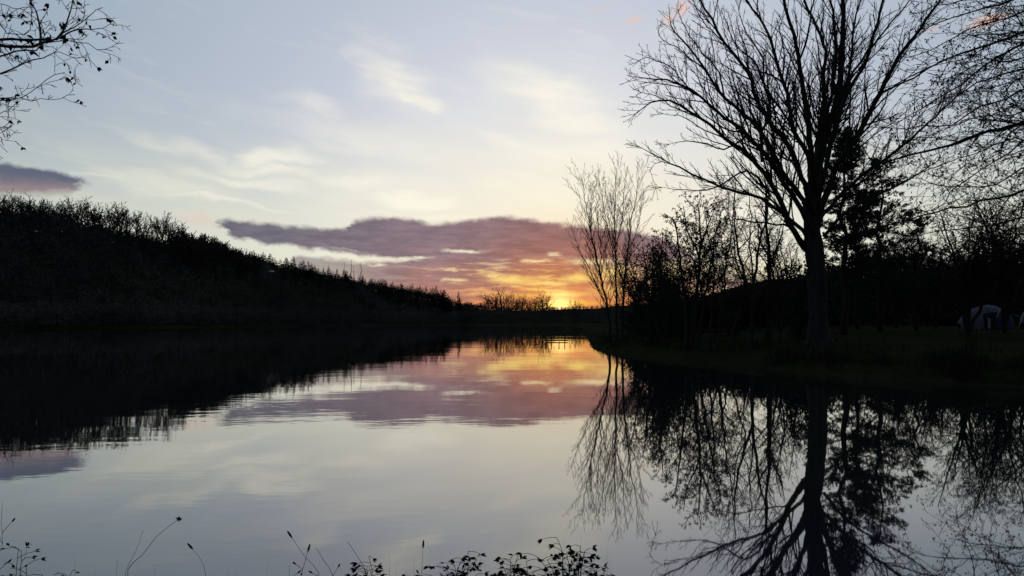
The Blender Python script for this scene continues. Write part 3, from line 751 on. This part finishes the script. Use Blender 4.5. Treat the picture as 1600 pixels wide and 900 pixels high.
# ------------------------------------------------------------------ woods round the lake
def far_bare(seed, H=13.0, wide=.42, rmin=.03):
    R = random.Random(seed); m = MB()
    K = dict(seg=[1.3,.9,.7], wander=.20, up=[.05,.04,.03], n=[1.0,1.7,2.4], ang=[36,42,46], ratio=[.45,.45,.5], rmin=rmin, maxlvl=3, thin=.014, upbias=.05, lmax=[4,2,1.1])
    f = H*R.uniform(.28,.42); P = smooth_path([Vector((0,0,-1)), Vector((R.gauss(0,.2),0,f*.5)), Vector((R.gauss(0,.3),R.gauss(0,.3),f))], 1.0); n = len(P)-1
    m.tube(P, [.26*(1-.4*i/n) for i in range(n+1)], 6)
    for k in range(R.choice((6,7,8))):
        a = k*2.4+R.random()*.6; q = R.uniform(.1,1.15)*wide*2; Lb = (H-f)*R.uniform(.72,1.0)/(1+.22*q*q)
        grow(m, R, P[-1]-Vector((0,0,R.uniform(0,f*.3))), Vector((cos(a)*q, sin(a)*q, 1)), Lb, .12, 0, dict(K, n=[1.5,1.7,2.4]))
    return m.mesh('bare_tree', M['twig'])
def far_poplar(seed, H=15.0):
    R = random.Random(seed); m = MB()
    K = dict(seg=[1.5,1.0], wander=.08, up=[.16,.12], n=[2.0,1.6], ang=[28,26], ratio=[.22,.4], rmin=.026, maxlvl=2, thin=.014, upbias=.4)
    P = [Vector((R.gauss(0,.08)*i, 0, H*i/8-1)) for i in range(9)]; rad = [.16*(1-i/8.5)+.03 for i in range(9)]
    m.tube(P, rad, 5); side_shoots(m, R, P, rad, H, 1, K, .2)
    return m.mesh('poplar_tree', M['red'])
def far_conifer(seed, H=12.0):
    R = random.Random(seed); m = MB(); m.tube([Vector((0,0,-1)), Vector((0,0,H*.5)), Vector((0,0,H))], [.2,.12,.02], 5)
    n = int(H*9)
    for j in range(n):
        t = .12+.86*(j+R.random())/n; a = R.random()*6.28; r = (1-t)**.8*H*.20*R.uniform(.6,1.15)+.15
        p = Vector((0,0,H*t)); d = Vector((cos(a), sin(a), R.uniform(-.25,.15)))
        m.leaf(p, d, Vector((R.gauss(0,.3),R.gauss(0,.3),1)), r, r*.55+.2)
        m.leaf(p+d*r*.4, d+Vector((R.gauss(0,.4),R.gauss(0,.4),R.uniform(-.5,.5))), Vector((R.gauss(0,1),R.gauss(0,1),.4)), r*.6, r*.4+.1)
    return m.mesh('conifer_tree', M['ever'])
def far_bush(seed, rmin=.05, n=14):
    R = random.Random(seed); m = MB()
    K = dict(seg=[1.2,.8], wander=.18, up=[.05,.03], n=[1.8,2.2], ang=[40,42], ratio=[.4,.45], rmin=rmin, maxlvl=2, thin=rmin*.4)
    for _ in range(n):
        a = R.random()*6.28; q = R.uniform(.1,1.1); grow(m, R, Vector((0,0,-.5)), Vector((cos(a)*q, sin(a)*q, 1)), R.uniform(4.5,6.5), .09, 0, K)
    return m.mesh('scrub_tree', M['twig'])
bares = [far_bare(100+i, 13, .52+.08*(i%3), .04) for i in range(6)]
fars = [far_bare(110+i, 13, .55, .07) for i in range(3)]
pops = [far_poplar(120+i) for i in range(3)]
cons = [far_conifer(130+i) for i in range(5)]
airy = [far_bush(150+i, .024, 9) for i in range(4)]
bushes = [far_bush(140+i) for i in range(4)]
def put(mesh, name, px, Y, h0, h, label, cat, group, R, wx=1.0, dz=0):
    o = bpy.data.objects.new(name, mesh); COL.objects.link(o)
    x = (px-800)/F*Y; o.location = (x, Y, ground(x, Y)+dz); k = h/h0
    o.scale = (k*wx, k*wx, k); o.rotation_euler = (R.gauss(0,.03), R.gauss(0,.03), R.random()*6.28)
    tag(o, label, cat, group); return o
SKY = [(-60,296),(0,300),(60,303),(100,307),(150,312),(200,322),(240,330),(270,342),(300,356),(340,366),(370,383),(400,393),(430,402),(470,408),(500,418),
       (540,426),(580,436),(640,444),(690,452),(705,458),(720,468),(760,476)]
ORD = 'first second third fourth fifth sixth seventh eighth ninth tenth eleventh twelfth thirteenth fourteenth'.split()
WR = random.Random(77); used = []
def ridge(px, Y, top): x = (px-800)/F*Y; return at(px, top, Y).z - ground(x, Y)
# bare ridge trees
px = -45
while px < 292:
    Y = interp(CDEP, px)*WR.uniform(.93,1.03); h = ridge(px, Y, interp(SKY, px)-6+5*sin(px*.09)+WR.uniform(-4,8)-(7 if WR.random() < .15 else 0))
    put(WR.choice(bares), 'bare_tree', px, Y, 13, max(8,h), 'bare broadleaf tree in the row on top of the left hill', 'tree', 'bare trees along the top of the left hill', WR, WR.uniform(.75,1.0))
    px += WR.uniform(4.5,9)
px = 285
while px < 410:
    Y = interp(CDEP, px)*WR.uniform(.92,1.0); h = ridge(px, Y, interp(SKY, px)+WR.uniform(-2,6))
    put(WR.choice(bushes), 'scrub_tree', px, Y, 6.5, max(4,h), 'low rounded scrub tree on the middle slope of the left ridge', 'tree', 'scrubby trees on the middle of the left ridge', WR, .9)
    px += WR.uniform(2.5,5)
px = 392
while px < 702:
    Y = interp(CDEP, px)*WR.uniform(.93,1.0); h = ridge(px, Y, interp(SKY, px)+WR.uniform(-5,6))
    put(WR.choice(cons), 'conifer_tree', px, Y, 12, max(4,h), 'small dark conifer in the row stepping down the ridge towards the sunset', 'tree', 'dark conifers stepping down the ridge', WR, WR.uniform(1.5,2.3))
    px += WR.uniform(2.6,5)
o = put(cons[0], 'conifer_tree', 458, 440, 12, ridge(458,440,399), 'broader conifer standing above its neighbours on the left ridge', 'tree', None, WR, 1.5)
for i, (px, tp) in enumerate(((512,412),(538,407),(547,405),(553,414),(562,408))):
    put(WR.choice(pops), 'poplar_tree', px, 495, 15, ridge(px,495,tp), 'thin leafless tree rising above the conifer ridge, %s from the left' % ORD[i], 'tree', 'thin leafless trees above the conifer ridge', WR, .9)
put(cons[2], 'conifer_tree', 717, 520, 12, ridge(717,520,453), 'lone pale spindly conifer just past the end of the conifer row', 'tree', None, WR, .9)
for i, (px, tp, lab) in enumerate(((782,450,'widest bare tree on the far skyline, left of the sunset'),)):
    put(airy[1], 'bare_tree', px, 600, 5.6, ridge(px,600,tp-2), lab, 'tree', None, WR, 1.35)
for i, (px, tp) in enumerate(((756,465),(766,460),(775,452),(792,452),(798,458),(806,464),(814,457),(818,460),(826,464),(838,458),(848,452),(852,455),(898,466),(905,471))):
    put(WR.choice(airy), 'bare_tree', px, 605+WR.uniform(-20,20), 6.5, ridge(px,605,tp-5), 'small bare tree on the far skyline by the sunset, %s from the left' % ORD[i], 'tree', 'bare trees on the far skyline by the sunset', WR, 1.0)
px = 726
while px < 1010:
    Y = interp(CDEP, px)*.98; h = ridge(px, Y, 481-WR.uniform(0,5)*(1 if px > 760 else 1.6)-(4 if px < 760 else 0))
    put(WR.choice(bushes), 'scrub_tree', px, Y, 6.5, max(2.5,h), 'low scrub tree on the far shore skyline', 'tree', 'low scrub along the far skyline', WR, 1.2)
    px += WR.uniform(5,9)
# woods on the right hand slope, behind the camp ground
px = 1150
while px < 1680:
    Y = WR.uniform(105, 175); h = ridge(px, Y, interp([(1150,455),(1200,436),(1250,418),(1300,406),(1400,398),(1500,390),(1700,384)], px)+WR.uniform(-4,22))
    put(WR.choice(bares+bushes), 'bare_tree', px, Y, 10, min(16,max(6,h)), 'dim bare tree in the dark wood behind the camp ground', 'tree', 'trees of the dark wood on the right', WR, 1.1)
    px += WR.uniform(5,10)
# stands of trees one can tell apart at the foot of the left hill
for _ in range(46):
    px = WR.uniform(-20, 690); ft = interp(CFOOT, px); Y = ft+WR.uniform(14, 40)
    put(WR.choice(bares), 'bare_tree', px, Y, 13, WR.uniform(7,11), 'dim bare tree along the foot of the left hill by the water', 'tree', 'trees along the left shore', WR, 1.0)
# everything behind them reads as one mass
def brush_mass(name, pts, label, cat, mat='brush'):
    R = random.Random(9); m = MB()
    for (x, y, r, h) in pts:
        z = ground(x, y)
        for _ in range(64):
            o = Vector((R.gauss(0,r*.45), R.gauss(0,r*.45), h*(.05+.8*R.random()**.8)))
            d = Vector((R.gauss(0,.6), R.gauss(0,.6), R.uniform(-.2,1)))
            m.leaf(Vector((x,y,z))+o, d, Vector((R.gauss(0,1),R.gauss(0,1),R.gauss(0,.6))), R.uniform(.7,1.8)*r*.34, R.uniform(.12,.42)*r*.30)
    o = m.build(name, M[mat]); tag(o, label, cat, kind='stuff'); return o
pts = []
for _ in range(2600):
    px = WR.uniform(-120, 740); ft, cr = interp(CFOOT, px)-14, interp(CDEP, px)*1.02; t = WR.random(); Y = ft+(cr-ft)*t
    x = (px-800)/F*Y
    if shore_dist(x, Y) < .6: continue
    hmax = max(2.0, ridge(px, cr, interp(SKY, px))*.55)
    pts.append((x, Y, WR.uniform(2.2,3.6), WR.uniform(.5,1.0)*min(9, hmax if t > .75 else 9)))
for _ in range(700):
    px = WR.uniform(-80, 420); cr = interp(CDEP, px)*WR.uniform(.93,1.03); x = (px-800)/F*cr
    pts.append((x, cr, WR.uniform(2.5,4), max(2, ridge(px, cr, interp(SKY, px))*(WR.uniform(.12,.40) if 110 < px < 270 else WR.uniform(.35,.70)))))
brush_mass('woodland', pts, 'dark mass of winter woodland covering the left hill down to the water', 'woodland')
pts = []
for _ in range(500):
    px = WR.uniform(720, 1080); Y = interp(CFOOT, px)+WR.uniform(6, 90); x = (px-800)/F*Y
    if shore_dist(x, Y) < 1.5: continue
    pts.append((x, Y, 2.6, WR.uniform(1.5,4)))
brush_mass('woodland', pts, 'low dark scrub along the far end of the lake', 'woodland')
pts = []
for _ in range(900):
    px = WR.uniform(1000, 1750); Y = WR.uniform(84, 200) if px > 1130 else WR.uniform(95, 260); x = (px-800)/F*Y
    if shore_dist(x, Y) < 8: continue
    tgt = interp([(1000,490),(1130,462),(1200,446),(1300,422),(1400,412),(1500,404),(1750,398)], px)+WR.uniform(0,14)
    h = ridge(px, Y, tgt)
    if h < 1: continue
    pts.append((x, Y, 2.6, min(h, 11)))
for _ in range(260):
    px = WR.uniform(985, 1290); Y = WR.uniform(62, 84); x = (px-800)/F*Y
    if shore_dist(x, Y) < 3: continue
    h = ridge(px, Y, interp([(985,482),(1040,462),(1080,458),(1130,450),(1200,432),(1290,408)], px)+abs(WR.gauss(0,16)))
    if h > 1: pts.append((x, Y, 1.3, h))
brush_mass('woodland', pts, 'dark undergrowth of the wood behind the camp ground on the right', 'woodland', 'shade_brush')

# ------------------------------------------------------------------ things on the right bank
def tents():
    Y = 58.0
    def tent(px, w, h, dp, label, first):
        x = (px-800)/F*Y; b = Vector((x, Y, ground(x, Y))); r = empty('tent', b); tag(r, label, 'tent', None)
        # tunnel shell: rounded arch extruded along x, closing in a domed end
        def shell(x0, x1, s0, s1, m_, name, rings=7, dome=0, lift=0, kmax=14, grow_=1.0):
            m = MB(); n = 14; nk = min(n, kmax)
            for i in range(rings+1):
                t = i/rings; xx = x0+(x1-x0)*t; s = s0+(s1-s0)*t
                if dome > 0: s = s0*math.sqrt(max(0.0004, 1-(t*.99)**2))
                if dome < 0: s = s1*math.sqrt(max(0.0004, 1-((1-t)*.97)**2))
                for k in range(nk+1):
                    a = pi*k/n; m.v.append(Vector((xx, -cos(a)*dp*.5*s*grow_, max(0, sin(a))**.8*h*s*grow_+lift)))
            for i in range(rings):
                for k in range(nk): a = i*(nk+1)+k; m.quad(a, a+1, a+nk+2, a+nk+1)
            o = m.build(name, M[m_], r, True); return o
        if first:
            fly = shell(-w*.5, w*.12, .8, 1.0, 'canvas', 'flysheet', dome=-1)
            shell(-w*.44, w*.10, .84, 1.0, 'open_front_shade', 'shaded_opening', dome=-1, kmax=3, grow_=1.02)  # dark sheet over the lower front paints the shade of its open side
            # dark blue round sleeping cell in front of the right end
            m = MB(); n = 20
            for j in range(11):
                ph = pi/2*j/10
                for k in range(n):
                    a = 2*pi*k/n; m.v.append(Vector((w*.20+cos(a)*cos(ph)*w*.235, -dp*.25+sin(a)*cos(ph)*dp*.42, sin(ph)*h*.84)))
            for j in range(10):
                for k in range(n): a = j*n+k; b2 = j*n+(k+1)%n; m.quad(a, b2, b2+n, a+n)
            cell = m.build('sleeping_cell', M['blue'], r, True)
            back = shell(w*.12, w*.42, 1.0, .8, 'canvas', 'rear_flysheet', dome=1)
            q = MB(); q.tube([Vector((-w*.16,-dp*.52,h*.45)), Vector((-w*.06,-dp*.36,h*.86)), Vector((0,-dp*.12,h*1.01))], [.035]*3, 5); q.build('strap', M['blue'], r)
            for X0, Z0, X1, Z1 in ((.0,.50,.13,.92),):
                q = MB(); q.tube([Vector((w*X0,-dp*.62,h*Z0)), Vector((w*X1,-dp*.50,h*Z1))], [.03,.03], 5); q.build('pole', M['white'], r)
            q = MB(); q.tube([Vector((w*.38,-dp*.4,h*.62)), Vector((w*.58,-dp*.8,h*.36)), Vector((w*.72,-dp*1.0,.02))], [.028]*3, 5); q.build('guy_pole', M['yellow'], r)
            g = MB(); g.box((-w*.12,-dp*.56,h*.24), w*.05, .04, h*.42); g.build('door_flap', M['white'], r)
        else:
            shell(-w*.5, 0, .8, 1.0, 'blue', 'flysheet', dome=-1); shell(0, w*.5, 1.0, .8, 'blue', 'rear_flysheet', dome=1)
            q = MB(); q.tube([Vector((-w*.3,-dp*.5,.0)), Vector((-w*.2,-dp*.42,h*.6)), Vector((0,-dp*.1,h*1.02))], [.03]*3, 5); q.build('pole', M['white'], r)
    tent(1538, 3.9, 1.8, 2.4, 'pale grey tunnel tent with a round dark blue cell near the right edge', True)
    tent(1622, 2.4, 1.9, 2.2, 'dark blue tent cut off by the right edge of the view', False)
    for px, lab in ((1504,'small white-topped camping table left of the grey tent'), (1522,'small white-topped camping table between the other table and the blue cell')):
        Yt = 55.5; x = (px-800)/F*Yt; b = Vector((x, Yt, ground(x, Yt))); r = empty('camping_table', b); tag(r, lab, 'table', 'small tables by the tent')
        m = MB(); m.box((0,0,.62), .52, .5, .05); m.build('table_top', M['white'], r)
        for sx in (-1,1):
            for sy in (-1,1):
                q = MB(); q.tube([Vector((sx*.2,sy*.2,.595)), Vector((sx*.26,sy*.24,0))], [.015,.015], 5); q.build('leg', M['metal'], r)
tents()
def picnic(px, Y, rz, label):
    x = (px-800)/F*Y; r = empty('picnic_table', (x, Y, ground(x,Y)-.02)); r.rotation_euler = (0,0,rz); tag(r, label, 'table')
    m = MB()
    for k in range(5): m.box((0,(k-2)*.15,.74), 1.8, .14, .04)
    m.build('table_top', M['wood'], r)
    for s in (-1,1):
        q = MB(); q.box((0,s*.66,.44), 1.8, .13, .04); q.box((0,s*.80,.44), 1.8, .13, .04); q.build('bench', M['wood'], r)
    for sx in (-1,1):
        q = MB()
        for s in (-1,1): q.tube([Vector((sx*.62,s*.25,.718)), Vector((sx*.62,s*.74,0))], [.045,.045], 6)
        q.box((sx*.66+.03*sx,0,.39), .05, 1.62, .09); q.build('leg_frame', M['wood'], r)
picnic(1112, 46, .3, 'wooden picnic table with two benches on the grass among the thin trees')
def post(px, Y, h, lab):
    x = (px-800)/F*Y; m = MB(); m.tube([Vector((0,0,-.1)), Vector((.01,0,h*.6)), Vector((.02,0,h)), Vector((.02,0,h+.03))], [.075,.07,.07,.04], 9)
    o = m.build('wooden_post', M['wood']); o.location = (x, Y, ground(x,Y)); tag(o, lab, 'post')
post(1306, 36.5, .55, 'short pale wooden post in the grass right of the big trunk')
def platform():
    Y = 78; x = (869-800)/F*Y; r = empty('fishing_platform', (x, Y, 0)); tag(r, 'small dark fishing platform with four posts low on the water before the sunset', 'platform')
    m = MB(); m.box((0,0,.10), 2.3, 1.2, .05)
    for k in range(9): m.box((-1.04+k*.26,0,.145), .22, 1.24, .035)
    m.build('deck', M['wood'], r)
    for dx in (-1.05,-.45,.33,.92):
        q = MB(); q.tube([Vector((dx,.655,-1.4)), Vector((dx,.655,.5)), Vector((dx,.655,.85))], [.05,.05,.045], 7); q.build('post', M['wood'], r)
platform()

# ------------------------------------------------------------------ plants along the near bank
def leaflet_plant(px, top, Y, width, n, seed, label, name='bramble', group='leafy weeds on the near bank', lf_=.030, spray=6):
    R = random.Random(seed); x = (px-800)/F*Y; z0 = ground(x, Y)-.03; r = empty(name, (x, Y, z0)); tag(r, label, 'plant', group)
    H = at(px, top, Y).z - z0; w = width/F*Y/2; st = MB(); fo = MB()
    n = int(n*1.5)
    for i in range(n):
        a = R.uniform(-1,1); hh = H*(1-.28*a*a)*(R.uniform(.72,1.0) if i else 1.0); dy = R.uniform(-.12,.12)
        P = smooth_path([Vector((a*w*.3,dy*.3,0)), Vector((a*w*.55,dy*.6,hh*.5)), Vector((a*w*.85,dy,hh*.88)), Vector((a*w*1.05+R.gauss(0,.02),dy,hh))], .05)
        m = len(P)-1; st.tube(P, [.0032*(1-.6*k/m) for k in range(m+1)], 4)
        for k in range(int(m*.3), m+1):
            if R.random() > .85 and k < m: continue
            p = P[k]; s = R.choice((-1,1)); sd_ = Vector((s*R.uniform(.5,1), R.uniform(-.7,.7), R.uniform(-.1,.45))).normalized(); L = R.uniform(.03,.075)
            e = p+sd_*L; st.tube([p, p+sd_*L*.5+Vector((0,0,.006)), e], [.0016,.0014,.001], 3)
            for q in range(spray):
                ld = (sd_+Vector((R.gauss(0,.55),R.gauss(0,.55),R.gauss(-.35,.3)))).normalized()
                fo.leaf(e, ld, Vector((R.gauss(0,.5),R.gauss(0,.5),1)), lf_*R.uniform(.7,1.25), lf_*.52*R.uniform(.7,1.2))
    st.build('stem', M['plant'], r); fo.build('foliage', M['plant'], r)
leaflet_plant(583, 860, 3.9, 64, 9, 201, 'small leafy bramble at the bottom edge, left of centre')
leaflet_plant(716, 850, 3.8, 66, 11, 202, 'leafy bramble with two raised sprays at the bottom edge, just left of centre')
leaflet_plant(668, 884, 3.9, 50, 5, 203, 'low leafy tuft peeping over the bottom edge between two brambles')
leaflet_plant(812, 868, 3.7, 84, 14, 204, 'low dense bramble at the bottom edge beside the tallest one')
leaflet_plant(885, 844, 3.75, 96, 18, 205, 'tallest and bushiest bramble at the bottom edge, under the water reflections')
leaflet_plant(932, 868, 3.9, 36, 5, 206, 'thin bramble on the right flank of the tallest one')
leaflet_plant(16, 862, 3.3, 60, 8, 207, 'leafy weed in the bottom left corner', lf_=.026, spray=2)
leaflet_plant(98, 888, 3.5, 40, 4, 208, 'low weed tips right of the bottom left corner plant', lf_=.022, spray=2)
def stalk(path, Y, label, head=None, r=.0028, mat='dry', name='dry_stalk', side=0, seed=1, group=None):
    R = random.Random(seed); px, py = path[0]; x = (px-800)/F*Y; z0 = ground(x, Y)-.03; root = empty(name, (x, Y, z0)); tag(root, label, 'plant', group)
    O = Vector((x, Y, z0)); Q = [Vector((0,0,0))]+[at(a,b,Y)-O for a, b in path]
    P = smooth_path(Q, .05); n = len(P)-1; m = MB(); m.tube(P, [r*(1-.65*i/n) for i in range(n+1)], 4); m.build('stem', M[mat], root)
    tip = P[-1]; d = (P[-1]-P[-2]).normalized()
    if head == 'seed':
        h = MB()
        for _ in range(26): h.leaf(tip+Vector((R.gauss(0,.004),R.gauss(0,.004),R.gauss(0,.004))), d+Vector((R.gauss(0,.7),R.gauss(0,.7),R.gauss(.2,.5))), Vector((R.gauss(0,1),R.gauss(0,1),R.gauss(0,1))), R.uniform(.010,.020), .006)
        h.build('seed_head', M['plant'], root)
    if head == 'spike':
        h = MB(); h.tube([tip-d*.002, tip+d*.012, tip+d*.030, tip+d*.036], [.002,.0055,.004,.001], 6); h.build('seed_head', M['plant'], root)
    if side:
        for k in range(side):
            b = MB()
            i = int(n*(.45+.5*k/side)); p = P[i]; s = (-1)**k
            e = p+Vector((s*R.uniform(.012,.035), R.gauss(0,.02), R.uniform(.015,.045)))
            b.tube([p, e], [.0014,.0011], 3); dd = (e-p).normalized(); b.tube([e, e+dd*.006, e+dd*.016, e+dd*.020], [.0012,.0042,.0036,.0008], 5)
            b.build('bud', M['plant'], root)
stalk([(200,890),(222,868),(245,838),(278,812)], 3.4, 'long dry stalk curving right to a single seed head', 'seed')
stalk([(196,896),(212,862),(224,828)], 3.6, 'faint straight stalk behind the curving one with the seed head', r=.002)
stalk([(182,898),(184,872)], 3.5, 'short thin stalk left of the curving dry stalk', r=.0018)
stalk([(321,895),(312,872),(301,858)], 3.5, 'short stalk leaning left with a bent tip', 'spike', r=.002)
stalk([(498,896),(478,872),(456,840)], 3.4, 'thin stalk leaning left with an oval bud, leftmost of the budding stalks', 'spike', side=2, seed=3)
stalk([(452,900),(452,884)], 3.4, 'shortest budding stalk, at the bottom edge below the oval bud', side=3, seed=4, r=.002)
stalk([(471,900),(476,880),(481,862)], 3.4, 'upright budding stalk between the leaning ones', 'spike', side=4, seed=5)
stalk([(520,900),(506,876),(494,856)], 3.5, 'bare stalk leaning left, rightmost of the budding stalks', side=3, seed=6)
stalk([(574,900),(560,872),(543,846)], 3.5, 'bare pointed stalk leaning left above the small bramble', r=.003, side=1)
stalk([(659,898),(660,872),(661,856)], 3.5, 'slim stalk with two buds right of centre-left bramble', 'spike', r=.0018, side=2, seed=8)
stalk([(-6,880),(4,850),(2,815),(4,785)], 3.2, 'tall sparse weed stem climbing the left edge', side=7, seed=9, r=.002, name='weed_stem', mat='plant')
stalk([(30,890),(38,872),(43,852)], 3.3, 'thin weed stem with a curled tip near the left edge', 'seed', r=.0016, side=3, seed=10, name='weed_stem', mat='plant')
for i, (px, tp, dx) in enumerate(((117,862,0),(148,886,1),(240,880,2),(352,878,4),(372,884,-3),(410,876,8),(607,857,1),(615,880,4),(648,870,-2),(724,864,5),(749,856,2),(757,880,1),(942,866,2),(952,862,1),(880,828,1),(905,834,2),(948,846,0),(535,886,-2),(640,885,-6),(690,882,3))):
    Y = 3.6+.05*(i % 5); x = (px-800)/F*Y; z0 = ground(x,Y)-.03; O = Vector((x,Y,z0)); m = MB(); t = at(px+dx, tp, Y)-O
    P = smooth_path([Vector((0,0,0)), t*.5+Vector((.004,0,0)), t], .06); n = len(P)-1
    m.tube(P, [.0026*(1-i2/(n+.4)) for i2 in range(n+1)], 3); o = m.build('grass_blade', M['plant']); o.location = O
    tag(o, 'single upright grass blade on the near bank at the bottom edge', 'grass blade', 'upright grass blades on the near bank')
# short grass, near bank and along the right shore
def grass_patch(pts, label, hgt):
    R = random.Random(4); m = MB()
    for (x, y) in pts:
        z = ground(x, y)-.01; h = hgt*R.uniform(.5,1.3)*(.55+1.5*max(0, vnoise(x*1.7, y*.9))); a = R.random()*6.28; w = h*.035; b = len(m.v)
        l = Vector((R.gauss(0,.22), R.gauss(0,.22), 1))*h; s_ = Vector((cos(a)*w, sin(a)*w, 0)); p = Vector((x,y,z))
        m.v += [p-s_, p+s_, p+l*.6+s_*.5+Vector((0,0,.0)), p+l]; m.quad(b,b+1,b+2,b+3)
    tag(m.build('grass', M['plant']), label, 'grass', kind='stuff')
GR = random.Random(3)
grass_patch([(GR.uniform(-6,6), GR.uniform(1.5,4.5)) for _ in range(5000)], 'short grass on the near bank', .16)
pts = []
SH = [q for q in SHORE[8:24]]
while len(pts) < 16000:
    i = GR.randrange(len(SH)-1); a, b = SH[i], SH[i+1]; t = GR.random(); x = a[0]+(b[0]-a[0])*t; y = a[1]+(b[1]-a[1])*t
    if GR.random() > min(1, 26/max(20,y)): continue
    x += abs(GR.gauss(0,3.0)); y += GR.gauss(0,.5)
    if shore_dist(x, y) < .15: continue
    pts.append((x, y))
grass_patch(pts, 'rough grass along the edge of the right bank', .34)
